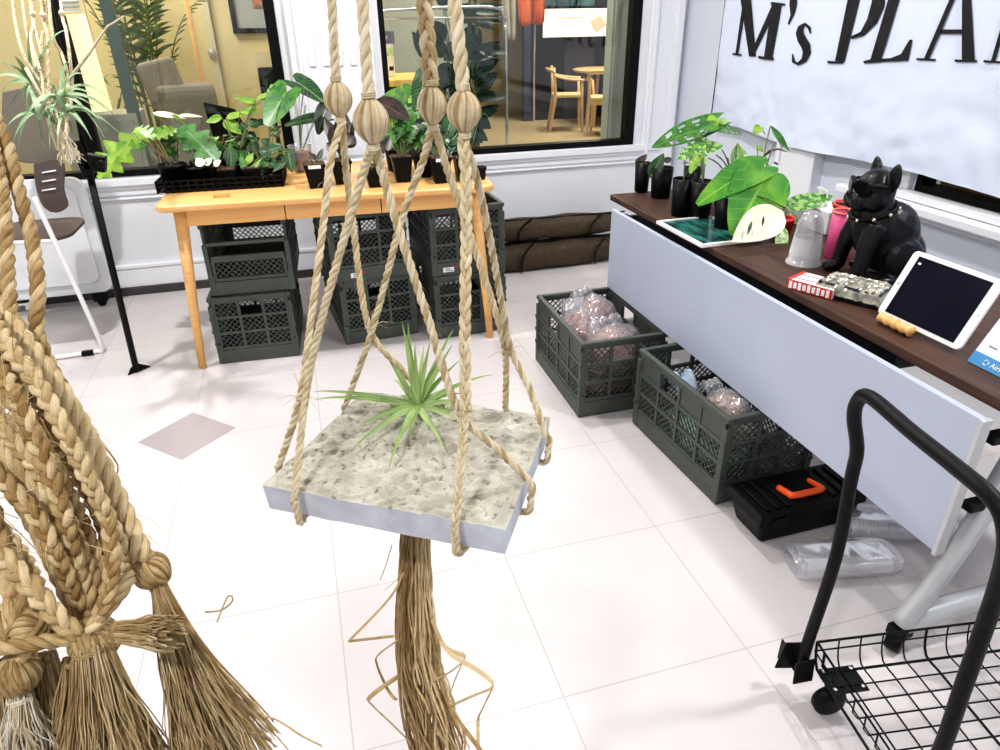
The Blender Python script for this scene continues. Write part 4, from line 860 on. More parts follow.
b = MB(); b.grid(lambda u, v: V(((u - .5) * .165, (v - .5) * .112, .042 + .006 * noise.noise(V((u * 16, v * 12, 0))) - .03 * (max(abs(u - .5), abs(v - .5)) * 2) ** 12)), 40, 30, 0, False); b.build('crinkled_film', mat('crinkled_foil', s2l(214, 208, 186), .18, metal=.5, col2=s2l(120, 120, 116), nscale=60), t)
t = thing('white_card', 'white card lying partly under the tablet on the table', 'card', con(880, 300) + V((.02, -.01, .0)), R3(-60)); b = MB(); b.box((0, 0, .003), (.11, .06, .005)); b.build('card_sheet', M['paper'], t)
# tablet on its wooden rest
A = V((.943, -.165, .715)); B = V((.948, -.407, .715)); e = (B - A).normalized(); nn = V((-e.y, e.x, 0)); nn = nn if nn.x > 0 else -nn
lean = R3(25); D = nn * math.sin(lean) + Z * math.cos(lean); back = nn * math.cos(lean) - Z * math.sin(lean); mid = (A + B) / 2
RM = Matrix((e, D, -back)).transposed()
t = thing('tablet', 'white tablet with dark screen propped on the dark table', 'tablet', mid); b = MB(); b.rbox(D * .086 + back * .004, (.242, .172, .0075), .013, RM, 0, 6, 2); b.build('tablet_body', M['white'], t, bevel=.0015)
b = MB(); b.box(D * .086 - back * .0003, (.200, .150, .001), RM); b.build('screen', mat('dark_glass', (.006, .007, .018), .12, spec=.22, noise_=.2), t)
b = MB(); b.lathe(D * .086 - back * .0005 - e * .110, [(.0055, 0), (.0055, .0006), (.0045, .0006)], 16, R=RM); b.lathe(D * .086 - back * .0005 + e * .112, [(.0022, 0), (.0022, .0006)], 10, R=RM); b.build('home_button', mat('button_grey', (.6, .6, .62), .4, noise_=.05), t)
b = MB(); b.box(D * .145 - back * .0008 - e * .088, (.008, .005, .0005), RM); b.build('screen_icon', M['paper'], t)
w0 = A.lerp(B, .33); t = thing('tablet_stand', 'small turned wooden rest holding the lower edge of the tablet', 'stand', V((w0.x - .012, w0.y, cz)))
b = MB(); Rr = basis(Z, e)
pr_ = [(.001, -.050)] + [(.0115 + .002 * math.cos(i * 2 * PI / 5.5), -.048 + .096 * i / 22) for i in range(23)] + [(.001, .050)]; b.lathe((-.004, 0, .0145), pr_, 16, R=Rr); b.build('rest_bar', M['wood'], t)
b = MB(); b.box((.065, 0, .012), (.09, .03, .02)); b.build('foot', M['wood'], t, bevel=.002)
# payment sign
A2 = V((.953, -.432, cz)); e2 = V((-.02, -1, 0)).normalized(); n2 = V((1, -.02, 0)); l2 = R3(28); D2 = n2 * math.sin(l2) + Z * math.cos(l2); b2 = n2 * math.cos(l2) - Z * math.sin(l2); RM2 = Matrix((e2, D2, -b2)).transposed()
t = thing('payment_sign', 'clear upright card stand with white notice and blue foot strip', 'sign', A2); c = e2 * .085
b = MB(); b.box(c + D2 * .085, (.17, .17, .003), RM2); b.build('sign_card', mat('sign_paper', s2l(222, 230, 250), .3, noise_=.03), t)
b = MB(); b.box(c + D2 * .014 - b2 * .0018, (.17, .028, .001), RM2); b.build('blue_strip', mat('sign_blue', s2l(52, 142, 196), .4, noise_=.05), t)
b = MB()
for i, (u, v, w, h) in enumerate(((.115, .10, .03, .004), (.10, .07, .05, .004), (.03, .048, .02, .003), (.07, .046, .03, .003))): b.box(e2 * (u - .0) + D2 * v - b2 * .002, (w, h, .0006), RM2)
b.build('sign_text', mat('grey_print', s2l(120, 124, 140), .6, noise_=.05), t)
b = MB(); b.box(e2 * .045 + D2 * .092 - b2 * .002, (.022, .013, .0008), RM2); b.build('dark_stamp', M['dark'], t); b = MB(); b.box(e2 * .035 + D2 * .092 - b2 * .0024, (.006, .011, .0008), RM2); b.box(e2 * .085 + D2 * .047 - b2 * .0024, (.006, .005, .0008), RM2); b.build('red_stamp', redm, t)
b = MB()
for i in range(3): a = i * 2.094 + PI / 2; b.tube([e2 * (.038 + .006 * math.cos(a + k * .7)) + D2 * (.014 + .006 * math.sin(a + k * .7)) - b2 * .0026 for k in range(3)], .0012, 4)
b.build('strip_logo', M['paper'], t)
fc = bpy.data.curves.new('strip_lettering', 'FONT'); fc.body = 'AirPAY'; fc.size = .016; fc.extrude = .0003; fo = bpy.data.objects.new('strip_lettering', fc); COL.objects.link(fo); fc.materials.append(M['paper']); bpy.context.view_layer.update(); fme = bpy.data.meshes.new_from_object(fo.evaluated_get(bpy.context.evaluated_depsgraph_get())); bpy.data.objects.remove(fo); fo = bpy.data.objects.new('strip_lettering', fme); COL.objects.link(fo); fo.parent = t
mm = RM2.to_4x4(); mm.translation = e2 * .05 + D2 * .0085 - b2 * .0028; fo.matrix_local = mm
b = MB(); b.box(c + n2 * .07 + V((0, 0, .003)), (.15, .10, .003), rotm(0, 0, PI / 2)); b.build('sign_foot', M['film'], t)
t = thing('tissue_box', 'white tissue box with a raised tissue on the window ledge', 'box', onx(806, 203, 1.86) * 1.0, R3(4)); tl = t.location.copy(); t.location = (1.70, tl.y + .12, .0)
t.location = V((1.37, .60, cz)); tp = t.location
b = MB(); b.box((0, 0, .04), (.12, .22, .08)); b.build('box_body', M['white'], t, bevel=.004)
b = MB(); b.grid(lambda u, v: V(((v - .5) * .06 * (1 - u * .7) + .01 * math.sin(u * 5), (v - .5) * .12 * (1 - .5 * u) + .012 * math.sin(v * 9 + u * 4), .08 + .065 * u - .02 * abs(v - .5))), 10, 12); b.build('tissue', M['paper'], t)
# ------------------------------------------------------------- dog statue
dg = thing('dog_statue', 'glossy black sitting bulldog statue wearing sunglasses and studded collar', 'statue', (1.115, .095, cz), R3(-17)); dg.scale = (.78, .82, .97)
blk = mat('black_resin', (.004, .0045, .007), .33, noise_=.2, spec=.32)
b = MB(); E_ = b.ell
E_((.015, 0, .155), (.075, .088, .105), rotm(0, -.25, 0)); E_((.075, 0, .125), (.105, .092, .105), rotm(0, .45, 0)); E_((.14, 0, .075), (.075, .085, .072))
E_((.0, 0, .215), (.062, .07, .06)); E_((-.012, 0, .262), (.066, .074, .058)); E_((-.01, 0, .287), (.05, .06, .035)); E_((-.062, 0, .242), (.042, .05, .034))
for s in (-1, 1):
    E_((-.072, s * .026, .234), (.032, .028, .028)); E_((-.03, s * .05, .245), (.04, .03, .035)); E_((.105, s * .072, .07), (.08, .045, .07), rotm(0, .3, 0)); E_((.05, s * .1, .016), (.045, .026, .018))
    b.tube([V((-.01, s * .06, .17)), V((-.035, s * .072, .11)), V((-.042, s * .078, .06)), V((-.046, s * .08, .02))], [.036, .032, .026, .026], 12)
    E_((-.06, s * .082, .017), (.036, .027, .019))
    for k in (-1, 0, 1): E_((-.088, s * .082 + k * .014, .012), (.012, .0085, .012))
    b.lathe((.012, s * .052, .278), [(.024, 0), (.034, .02), (.034, .036), (.026, .054), (.014, .067), (.003, .073)], 14, R=rotm(-s * .42, -.05, 0), sc=(.42, 1))
E_((-.1, 0, .252), (.012, .018, .012)); E_((.215, 0, .06), (.018, .02, .02))
for i in range(len(b.v)):
    if b.v[i][2] < .001: b.v[i] = (b.v[i][0], b.v[i][1], .001)
o = b.build('body', blk, dg, smooth=True); md = o.modifiers.new('remesh', 'REMESH'); md.mode = 'VOXEL'; md.voxel_size = .0042; md.use_smooth_shade = True; sm = o.modifiers.new('smooth', 'SMOOTH'); sm.factor = .5; sm.iterations = 5
b = MB(); gl = MB()
for s in (-1, 1):
    Rg = rotm(0, 0, s * -.28); b.rbox((-.084 + .006 * 1, s * .036, .274), (.012, .062, .042), .014, Rg, 0, 5, 0); gl.rbox((-.0905 + .006, s * .0365, .274), (.004, .052, .033), .011, Rg, 0, 5, 0)
    b.tube([V((-.07, s * .066, .284)), V((-.03, s * .078, .284)), V((.01, s * .078, .28))], .005, 8)
b.tube([V((-.088, -.012, .282)), V((-.091, 0, .285)), V((-.088, .012, .282))], .005, 8)
sg = b.build('sunglasses', M['black'], dg, bevel=.002); gl.build('lens', mat('dark_lens', (.004, .004, .008), .12, spec=.35, noise_=.1), sg)
b = MB(); ring = [V((.068 * math.cos(a / 28 * 2 * PI) * 1.0 - .002, .078 * math.sin(a / 28 * 2 * PI), .203 + .022 * math.cos(a / 28 * 2 * PI))) for a in range(28)]; b.tube(ring, .011, 10, closed=True, flat=.6); cl = b.build('collar', M['black'], dg)
for a in range(1, 28, 3):
    p = ring[a]; o_ = V((p.x + .002, p.y, 0)).normalized(); b = MB(); b.ell(p + o_ * .009, (.006, .006, .006)); b.build('stud', mat('gold_stud', s2l(236, 220, 180), .2, metal=.9, noise_=.05) if a == 1 else bpy.data.materials['gold_stud'], cl)
def strips(mb, path, count, r0, r1, w):
    P = smooth_path(path, .012); N = len(P)
    for _ in range(count):
        a = rnd(0, 6.3); q = math.sqrt(rnd(.02, 1)); end = int(N * rnd(.62, 1)); ph = rnd(0, 6.3); f = rnd(4, 11); tw = rnd(-1.5, 1.5); pts = []; k = rnd(.5, 1.3)
        for i in range(end):
            t = i / N; aa = a + tw * t; rr = (r0 + (r1 - r0) * t) * q; am = .006 * t * k
            pts.append(P[i] + (RT * math.cos(aa) + FW * math.sin(aa) * .8) * rr + RT * math.sin(ph + f * t * 3) * am + UP * math.sin(ph * 2 + f * t * 2) * am * .5)
        if len(pts) > 3: ww = w * rnd(.5, 1.4); mb.tube(pts, ww, 4, flat=.3)
# ------------------------------------------------------------- central macrame hanger with concrete slab
SZ, ST = .95, .034
cor = [on(262, 484, SZ), on(506, 529, SZ), on(550, 416, SZ), on(365, 390, SZ)]
sc_ = sum(cor, V()) / 4
conc = mat('rough_concrete', s2l(220, 217, 204), .9, col2=s2l(196, 193, 178), nscale=42, bump=1)
concs = mat('concrete_side', s2l(200, 204, 214), .85, noise_=.2, nscale=35, bump=.4)
nt = conc.node_tree; tc = [n for n in nt.nodes if n.type == 'TEX_COORD'][0]; bs = nt.nodes['Principled BSDF']; base_l = bs.inputs['Base Color'].links[0].from_socket
rg = N_(conc, 'ShaderNodeTexNoise', noise_type='RIDGED_MULTIFRACTAL'); rg.inputs['Scale'].default_value = 16; rg.inputs['Detail'].default_value = 9; rg.inputs['Roughness'].default_value = .6; nt.links.new(tc.outputs['Object'], rg.inputs['Vector'])
cr_ = N_(conc, 'ShaderNodeValToRGB'); cr_.color_ramp.elements[0].position = .10; cr_.color_ramp.elements[0].color = (.5, .48, .44, 1); cr_.color_ramp.elements[1].position = .42; cr_.color_ramp.elements[1].color = (1, 1, 1, 1); nt.links.new(rg.outputs[0], cr_.inputs[0])
mu = N_(conc, 'ShaderNodeMixRGB', blend_type='MULTIPLY'); mu.inputs[0].default_value = .5; nt.links.new(base_l, mu.inputs[1]); nt.links.new(cr_.outputs[0], mu.inputs[2]); nt.links.new(mu.outputs[0], bs.inputs['Base Color'])
b2_ = N_(conc, 'ShaderNodeBump'); b2_.inputs['Strength'].default_value = .8; b2_.inputs['Distance'].default_value = .004; nt.links.new(rg.outputs[0], b2_.inputs['Height']); nt.links.new(bs.inputs['Normal'].links[0].from_socket, b2_.inputs['Normal']); nt.links.new(b2_.outputs[0], bs.inputs['Normal'])
sk = N_(conc, 'ShaderNodeTexNoise'); sk.inputs['Scale'].default_value = 130; sk.inputs['Detail'].default_value = 3; nt.links.new(tc.outputs['Object'], sk.inputs['Vector'])
sr = N_(conc, 'ShaderNodeValToRGB'); sr.color_ramp.elements[0].position = .30; sr.color_ramp.elements[0].color = (.38, .36, .33, 1); sr.color_ramp.elements[1].position = .42; sr.color_ramp.elements[1].color = (1, 1, 1, 1); nt.links.new(sk.outputs[0], sr.inputs[0])
m3 = N_(conc, 'ShaderNodeMixRGB', blend_type='MULTIPLY'); m3.inputs[0].default_value = .85; nt.links.new(mu.outputs[0], m3.inputs[1]); nt.links.new(sr.outputs[0], m3.inputs[2]); nt.links.new(m3.outputs[0], bs.inputs['Base Color'])
t = thing('concrete_slab', 'square rough grey concrete slab carried by the hanging rope shelf', 'slab', sc_ - V((0, 0, ST))); b = MB()
def slab_top(u, v):
    a = cor[0].lerp(cor[1], u); c = cor[3].lerp(cor[2], u); p = a.lerp(c, v); e = min(u, 1 - u, v, 1 - v)
    h = .004 * noise.noise(p * 22) - .011 * max(0, abs(noise.noise(V((p.x * 40 + p.y * 26, p.y * 75 - p.x * 30, 2)))) - .16) + .003 * noise.noise(p * 90 + V((4, 2, 1))) + .0016 * noise.noise(p * 210)
    ch = .002 + .004 * noise.noise(p * 40 + V((9, 9, 9)))
    if e < .02: h = h * .4 - ch * .6
    return p - t.location + V((0, 0, h))
n = 120; b.grid(slab_top, n, n, 0, True); base = len(b.v)
ring = [i for i in range(n + 1)] + [j * (n + 1) + n for j in range(1, n + 1)] + [n * (n + 1) + i for i in range(n - 1, -1, -1)] + [j * (n + 1) for j in range(n - 1, 0, -1)]
k = len(ring); vs = [V(b.v[i]) for i in ring]; low = []
for p in vs:
    q = p.copy(); q.z = 0; w = p + t.location; low.append(V((p.x * .985, p.y * .985, .0015 * noise.noise(w * 60))))
midv = [V((p.x * 1.0, p.y * 1.0, ST * .93 + .002 * noise.noise((p + t.location) * 50))) for p in vs]
b.add(vs + midv + low, [(i, k + i, k + (i + 1) % k, (i + 1) % k) for i in range(k)] + [(k + i, 2 * k + i, 2 * k + (i + 1) % k, k + (i + 1) % k) for i in range(k)] + [tuple(2 * k + i for i in range(k))], 1)
b.build('slab_body', [conc, concs], t)
hg = thing('macrame_hanger', 'braided jute plant hanger with four wrapped balls carrying the concrete slab', 'hanger', (0, 0, 0))
ZB = 1.32
ball = {k: on(*q, ZB) for k, q in {'A': (338, 99), 'B': (371, 121), 'C': (432, 105), 'D': (464, 111)}.items()}
top = V((-.315, -.762, 2.12))
b = MB(); b.tube([top + V((.022 * math.cos(a / 24 * 2 * PI), .022 * math.sin(a / 24 * 2 * PI), .03)) for a in range(24)], .004, 8, closed=True); b.tube([top + V((0, 0, .03 + .02)), top + V((0, 0, .60)) - V((0, 0, 0))], .004, 8); b.build('ring', M['jute'], hg)
ups = {'A': (.0042, 'twist'), 'B': (.0042, 'twist'), 'C': (.0068, 'braid'), 'D': (.0055, 'twist')}
for k, p in ball.items():
    R, stl = ups[k]; b = MB(); off = (p - top); off.z = 0; off = off.normalized() * .018
    rope(b, [p + V((0, 0, .016)), p.lerp(top + off, .3), p.lerp(top + off, .65), top + off + V((0, 0, .03))], R * 1.15, stl, pitch=R * (8 if stl == 'twist' else 7), face=VIEW); b.build('braided_cord', M['jute'], hg)
    b = MB(); hh = .036; rr = {'A': .0148, 'B': .0150, 'C': .0144, 'D': .0156}[k]; knot_ball(b, p, Z, rr, hh); binding(b, p + V((0, 0, hh / 2 + .002)), Z, .0054, 3); binding(b, p - V((0, 0, hh / 2 + .003)), Z, .0050, 3); b.lathe(p - V((0, 0, hh / 2 + .007)), [(.0045, 0), (.005, .012)], 12); b.build('wrapped_ball', M['jute'], hg)
def mix(a, c, t_): return a + (c - a) * t_
E = {1: (283, 463), 2: (297, 491), 3: (457, 520), 4: (525, 481), 5: (543, 434), 6: (505, 410), 7: (349, 403), 8: (425, 398)}
EP = {k: on(*q, SZ + .004) for k, q in E.items()}
def xk(px, py, ks, es, w):
    d = sum(dep(ball[k]) for k in ks) / len(ks); f = sum(dep(EP[k]) for k in es) / len(es); return at(px, py, mix(d, f, w))
X = {'AB': xk(303, 396, 'AB', (1, 2), .8), 'BD': xk(462, 411, 'BD', (3, 4), .75), 'CD': xk(508, 350, 'CD', (5, 6), .8), 'AC': xk(371, 326, 'AC', (7, 8), .7)}
under = V((sc_.x, sc_.y, SZ - ST - .007))
def wrap(k):
    p = EP[k]; o = (p - sc_); o.z = 0
    # outward normal of nearest slab edge
    best = None
    for i in range(4):
        a, c = cor[i], cor[(i + 1) % 4]; dd = (c - a).normalized(); nrm = V((dd.y, -dd.x, 0)); nrm = nrm if nrm.dot(a - sc_) > 0 else -nrm; dist = abs((p - a).dot(nrm))
        if best is None or dist < best[0]: best = (dist, nrm)
    nn_ = best[1]; q = p - nn_ * ((p - cor[0]).dot(nn_) * 0)
    return [p + nn_ * .002 + V((0, 0, .004)), p + nn_ * .008 - V((0, 0, .006)), p + nn_ * .0065 - V((0, 0, ST * .6)), p + nn_ * .003 - V((0, 0, ST + .006)), p - nn_ * .025 - V((0, 0, ST + .008)), p.lerp(under, .6) * 1 + V((0, 0, -ST - .010)) * .0 - V((0, 0, (ST + .012) * .4))]
def mids(a, c, pts): return [at(px, py, mix(dep(a), dep(c), w)) for px, py, w in pts]
segs = [('A', 'AB', 1, [(331, 160, .25), (322, 235, .5), (311, 320, .76)], -1, 'twist'), ('B', 'AB', 2, [(364, 170, .2), (342, 245, .45), (320, 325, .75)], 1, 'twist'),
        ('A', 'AC', 8, [(345, 160, .25), (353, 225, .55)], -1, 'twist'), ('C', 'AC', 7, [(423, 160, .2), (400, 225, .5)], 1, 'twist'),
        ('B', 'BD', 4, [(380, 165, .15), (402, 240, .4), (430, 325, .7)], -1, 'twist'), ('D', 'BD', 3, [(466, 180, .2), (466, 250, .45), (465, 330, .7)], 1, 'braid'),
        ('C', 'CD', 6, [(446, 165, .2), (468, 230, .5), (490, 295, .78)], -1, 'twist'), ('D', 'CD', 5, [(477, 180, .2), (490, 240, .5), (502, 305, .8)], 1, 'twist')]
for bk, xn, ek, ms, sd, stl in segs:
    p = ball[bk] - V((0, 0, .022)); x = X[xn]; b = MB(); w = wrap(ek); sidev = RT * (sd * .0035) + VIEW * (sd * .003)
    br = .0041 if stl == 'twist' else .0088
    path = [p + RT * (sd * -.002), *mids(p, x, ms), x + sidev]
    ext = mids(x, w[0], {8: [(400, 368, .6)], 4: [(495, 447, .5)], 5: [(530, 390, .5)]}.get(ek, []))
    if stl == 'braid': rope(b, path, .0058, 'braid', face=VIEW, pitch=.04); rope(b, [x + sidev, *ext] + w, .0046, 'braid', pitch=.032, face=VIEW)
    else: rope(b, path + ext + w, br, stl, pitch=.03)
    b.build('twisted_cord' if stl == 'twist' else 'braided_cord', M['jute'], hg)
for k, x in X.items():
    b = MB(); binding(b, x, Z, .0066, 2, .0009)
    for _ in range(8): o = V((rnd(-1, 1), rnd(-1, 1), rnd(-.6, .6))).normalized(); b.tube([x + o * .006, x + o * .014 + V((0, 0, .003)), x + o * rnd(.02, .032)], [.0004, .0003, .0002], 3)
    b.build('cord_tie', M['jute'], hg)
b = MB(); knot_ball(b, under - V((0, 0, .014)), Z, .017, .03, 20); b.build('gathering_knot', M['raffia'], hg)
b = MB(); tp0 = under - V((0, 0, .02)); dz = dep(tp0)
TP = [at(417, 500, dz), at(415, 560, dz), at(416, 640, dz * .99), at(430, 715, dz * .99), at(452, 800, dz * .99)]
strips(b, TP, 170, .012, .040, .0022)
strips(b, TP[:4], 60, .016, .026, .0016)
LOOPS = [[(408, 560), (392, 595), (352, 638), (349, 641), (360, 640), (394, 636)], [(398, 640), (378, 655), (377, 665), (388, 690), (396, 700)], [(432, 620), (446, 648), (465, 657), (450, 672), (434, 680)], [(440, 640), (452, 655), (480, 672), (493, 686), (470, 697), (446, 708)],
         [(400, 675), (370, 697), (372, 705), (392, 724), (410, 742)], [(430, 675), (446, 697), (452, 712), (465, 730), (482, 752)], [(493, 687), (482, 710), (478, 720), (478, 750)], [(385, 590), (396, 580), (404, 566)], [(392, 545), (386, 565), (380, 580)], [(465, 657), (455, 680), (448, 700)]]
for q in LOOPS:
    P = smooth_path([at(px, py, dz * .985 + rnd(-.02, .01)) for px, py in q], .008); b.tube(P, [rnd(.0026, .0032) if len(q) > 3 else .0012] * len(P), 4, flat=.35)
b.build('raffia_tassel', M['raffia'], hg)
# air plant on the slab
ap_ = on(417, 406, SZ + .012)
t = thing('air_plant', 'spiky green air plant resting on the concrete slab', 'plant', ap_ - V((0, 0, .008))); b = MB(); d0 = dep(ap_); L0 = t.location
TIPS = [((313, 392), -.02), ((314, 400), -.04), ((358, 428), -.05), ((351, 452), -.05), ((389, 468), -.06), ((446, 453), -.06), ((459, 421), -.03), ((458, 415), .03), ((402, 322), .0), ((408, 322), .03), ((378, 338), .02), ((424, 346), .06), ((430, 342), -.03), ((453, 330), .05), ((459, 361), .03), ((493, 375), .05), ((462, 394), .06), ((394, 380), .09), ((440, 398), .10), ((372, 418), .03), ((410, 440), -.02), ((428, 430), -.06), ((452, 345), .0), ((436, 380), .12), ((400, 396), .08), ((380, 405), .06), ((470, 402), .0), ((415, 345), -.04)]
for (px, py), dd in TIPS:
    tip = on(px, py, SZ + .009) if py > 418 else at(px, py, d0 + dd * .6); v = tip - ap_; L = v.length; d = v.normalized(); rise = V((0, 0, rnd(.35, .6))); tip_low = d.z < .3
    sag = V((0, 0, -.6)) if tip_low else d.orthogonal() * rnd(-.25, .25)
    dd_ = (d + (rise if tip_low else -sag * .5)).normalized()
    c0_, c1_ = ap_, tip; ctrl = ap_ + (d * .5 + dd_ * .25) * L; prev = None; vs = []; uv = []; fs = []
    for i in range(13):
        u = i / 12; p = c0_ * (1 - u) ** 2 + ctrl * 2 * u * (1 - u) + c1_ * u * u; tg = (ctrl - c0_) * (1 - u) + (c1_ - ctrl) * u; s = tg.cross(VIEW + Z).normalized(); nn_ = s.cross(tg).normalized(); w = .0040 * (1 - u ** .8) * (1 + .25 * math.sin(PI * u)) * (1.15 - .3 * abs(u - .1)) + .0004
        vs += [p - s * w + nn_ * w * .5 - L0, p - L0, p + s * w + nn_ * w * .5 - L0]; uv += [(.1, u), (.42, u), (.9, u)]
    for i in range(12): a = i * 3; fs += [(a, a + 1, a + 4, a + 3), (a + 1, a + 2, a + 5, a + 4)]
    b.add(vs, fs, 0, True, uv)
b.ell((0, 0, .004), (.004, .004, .005)); b.build('leaves', M['air'], t)
# ------------------------------------------------------------- bundle of jute hangers close to the camera
bd = thing('macrame_hanger_bundle', 'thick bundle of tan braided jute hangers with tassels hanging at the left', 'hanger', (0, 0, 0))
def A_(q): return [at(*p) for p in q]
K1, K2, K3 = (151, 571, .46), (95, 640, .44), (18, 674, .43)
ropes = [([(-60, 20, .5), (-20, 110, .49), (2, 190, .48), (9, 290, .47), (18, 380, .46), (40, 470, .46), (100, 560, .46)], .0046, 'twist'),
         ([(-40, 60, .52), (0, 128, .50), (18, 189, .49), (32, 240, .49), (38, 290, .48), (37, 330, .48), (48, 362, .48), (70, 405, .48), (90, 455, .47), (112, 515, .47), (146, 568, .465)], .0050, 'twist'),
         ([(-60, 160, .5), (2, 300, .49), (38, 345, .49), (55, 389, .49), (76, 415, .49), (92, 442, .48), (103, 484, .48), (125, 535, .47), (150, 566, .465)], .0050, 'twist')]
starts = [(-6, 300), (-14, 330), (4, 340), (14, 350), (-20, 360), (-30, 392), (-10, 400), (8, 385), (22, 380), (-40, 430), (-25, 450), (-50, 480), (-4, 440), (-44, 520), (-16, 372)]
ends = [(146, 560), (138, 566), (128, 560), (118, 560), (112, 590), (104, 600), (96, 610), (88, 606), (124, 572), (82, 622), (90, 630), (60, 640), (98, 618), (50, 630), (132, 575)]
for i, (s, e) in enumerate(zip(starts, ends)):
    dd = .46 + .035 * math.sin(i * 2.4); mx = (s[0] * .45 + e[0] * .55 + rnd(-6, 6) + 6, s[1] * .45 + e[1] * .55 - 16 + rnd(-6, 6))
    m0 = (s[0] * .75 + e[0] * .25 + 2, s[1] * .75 + e[1] * .25 - 12)
    ropes.append(([(s[0] - 130, s[1] - 260, .5), (s[0] - 50, s[1] - 90, .49), (s[0], s[1], dd + .01), (*m0, dd), (*mx, dd), (*e, .455)], rnd(.0052, .0066), 'braid' if i % 3 else 'twist'))
ropes.append(([(-30, 540, .42), (0, 556, .42), (30, 586, .42), (62, 622, .425), (80, 634, .43)], .0066, 'braid'))
ropes.append(([(108, 520, .43), (112, 560, .43), (106, 600, .43), (92, 630, .435)], .0050, 'braid'))
ropes.append(([(-20, 652, .42), (20, 645, .42), (50, 641, .425), (78, 637, .43)], .0048, 'twist'))
ropes.append(([(132, 574, .45), (120, 592, .44), (104, 612, .435), (90, 632, .43)], .0050, 'twist'))
ropes.append(([(-30, 470, .45), (6, 560, .45), (20, 610, .44), (26, 640, .43), (20, 668, .43)], .0078, 'twist'))
ropes.append(([(-30, 600, .45), (-5, 620, .44), (25, 640, .44), (30, 630, .44), (10, 600, .44)], .0080, 'twist'))
for P_, R, stl in ropes:
    b = MB(); rope(b, A_(P_), R, stl, pitch=R * (5.5 if stl == 'twist' else 5.2), face=VIEW); b.build('braided_cord' if stl == 'braid' else 'twisted_cord', M['jute2'], bd)
for (K, r, h, ax) in ((K1, .0125, .026, (.7, 0, -.8)), (K2, .016, .03, (0, 0, 1)), (K3, .0135, .030, (.1, 0, 1)), ((28, 632, .43), .012, .02, (1, 0, .2))):
    b = MB(); knot_ball(b, at(*K), V(ax), r, h, 16); binding(b, at(*K), V((ax[2], 0, -ax[0] + .3)), r * .9, 3, .002); b.build('knot', M['jute2'], bd)
def tas(p, tip, count, spread, r0, w, m, wav=.006, curve=None, seg=11):
    a = at(*p); c = at(*tip); b = MB(); tassel(b, a, c - a, (c - a).length, spread, int(count * 2.4), r0, w * .62, wav * .55, .5, seg, curve=curve); binding(b, a + (c - a).normalized() * .004, c - a, r0 * 1.02, 2, .0009); b.build('tassel', M[m], bd)
tas((157, 580, .46), (222, 790, .44), 170, .030, .0045, .0011, 'jute2', curve=RT * .010)
tas((92, 646, .435), (120, 810, .42), 190, .026, .011, .0011, 'jute2')
tas((78, 655, .45), (88, 800, .44), 90, .022, .009, .0012, 'raffia')
tas((20, 694, .43), (34, 800, .42), 120, .018, .007, .0009, 'jute3', .010)
tas((40, 655, .45), (64, 790, .45), 120, .018, .009, .0011, 'jute2')
tas((2, 670, .45), (2, 800, .44), 80, .016, .008, .0011, 'jute2')
tas((114, 632, .43), (172, 634, .42), 90, .006, .006, .0010, 'jute2', .002)
b = MB()
for _ in range(50):
    y = rnd(330, 560); x = rnd(0, max(8, (y - 300) * .42)); a = at(x, y, .43); d = (RT * rnd(-1, 1) + UP * rnd(-1, 1) + VIEW * .4).normalized(); l = rnd(.012, .05); s = RT * rnd(-.4, .4) + UP * rnd(-.4, .4); b.tube([a, a + d * l * .5 + s * l * .15, a + d * l + s * l * .4], [.0003, .00025, .0001], 3)
for q in ([(262, 716, .44), (275, 719, .44), (290, 728, .44), (302, 736, .44), (322, 746, .44)], [(100, 440, .47), (118, 466, .47), (112, 478, .47), (104, 470, .47)], [(108, 503, .46), (130, 515, .46), (137, 535, .46)], [(205, 612, .45), (222, 610, .45), (233, 600, .45), (228, 596, .45), (217, 622, .45)], [(46, 536, .44), (60, 520, .435), (66, 505, .435)], [(50, 530, .44), (62, 510, .435)]):
    P = smooth_path(A_(q), .004); b.tube(P, [.0006] * len(P), 4)
b.build('loose_fibres', M['jute2'], bd, kind='stuff')
b = MB(); hb = at(-10, -160, .5); b.tube([V((hb.x - .25, hb.y, 1.85)), V((hb.x + .15, hb.y, 1.85))], .012, 12); b.build('hanging_rod', M['wood'], bd)
# ------------------------------------------------------------- small macrame hanger with air plants and its black stand
ST0 = V((-1.252, 1.628, 0)); pT = ony(87, 163, 1.66); pU = ony(55, 5, 1.70)
t = thing('display_stand', 'slim black metal stand leg with clamp beside the wooden table', 'stand', ST0); b = MB(); b.tube([V((0, 0, .01)), pT - ST0], .0135, 12); b.build('pole', M['blackm'], t)
b = MB(); b.tube([pT - ST0, pU - ST0, (pU - ST0) + (pU - pT) * 1.5], .0095, 10); b.build('upper_pole', M['blackm'], t)
b = MB(); b.box(pT - ST0 + V((.03, 0, .0)), (.075, .05, .06), rotm(0, .25, 0)); b.box(pT - ST0 + V((-.01, 0, .02)), (.04, .05, .13), rotm(0, -.12, 0)); b.lathe(pT - ST0 + V((.06, -.03, 0)), [(.014, 0), (.014, .03)], 12, R=rotm(PI / 2)); b.build('clamp', M['black'], t, bevel=.004)
b = MB(); b.add([(-.035, -.03, 0), (.05, .035, 0), (.055, .045, 0), (-.03, .01, 0), (-.02, -.012, .028), (.01, .008, .034), (.012, .016, .034), (-.015, .006, .028)], [(3, 2, 1, 0), (4, 5, 6, 7), (0, 1, 5, 4), (1, 2, 6, 5), (2, 3, 7, 6), (3, 0, 4, 7)]); b.build('foot', M['blackm'], t, bevel=.002)
AD = 2.35
mh = thing('macrame_hanger', 'small pale macrame hanger with thin cords and beads at the upper left', 'hanger', (0, 0, 0))
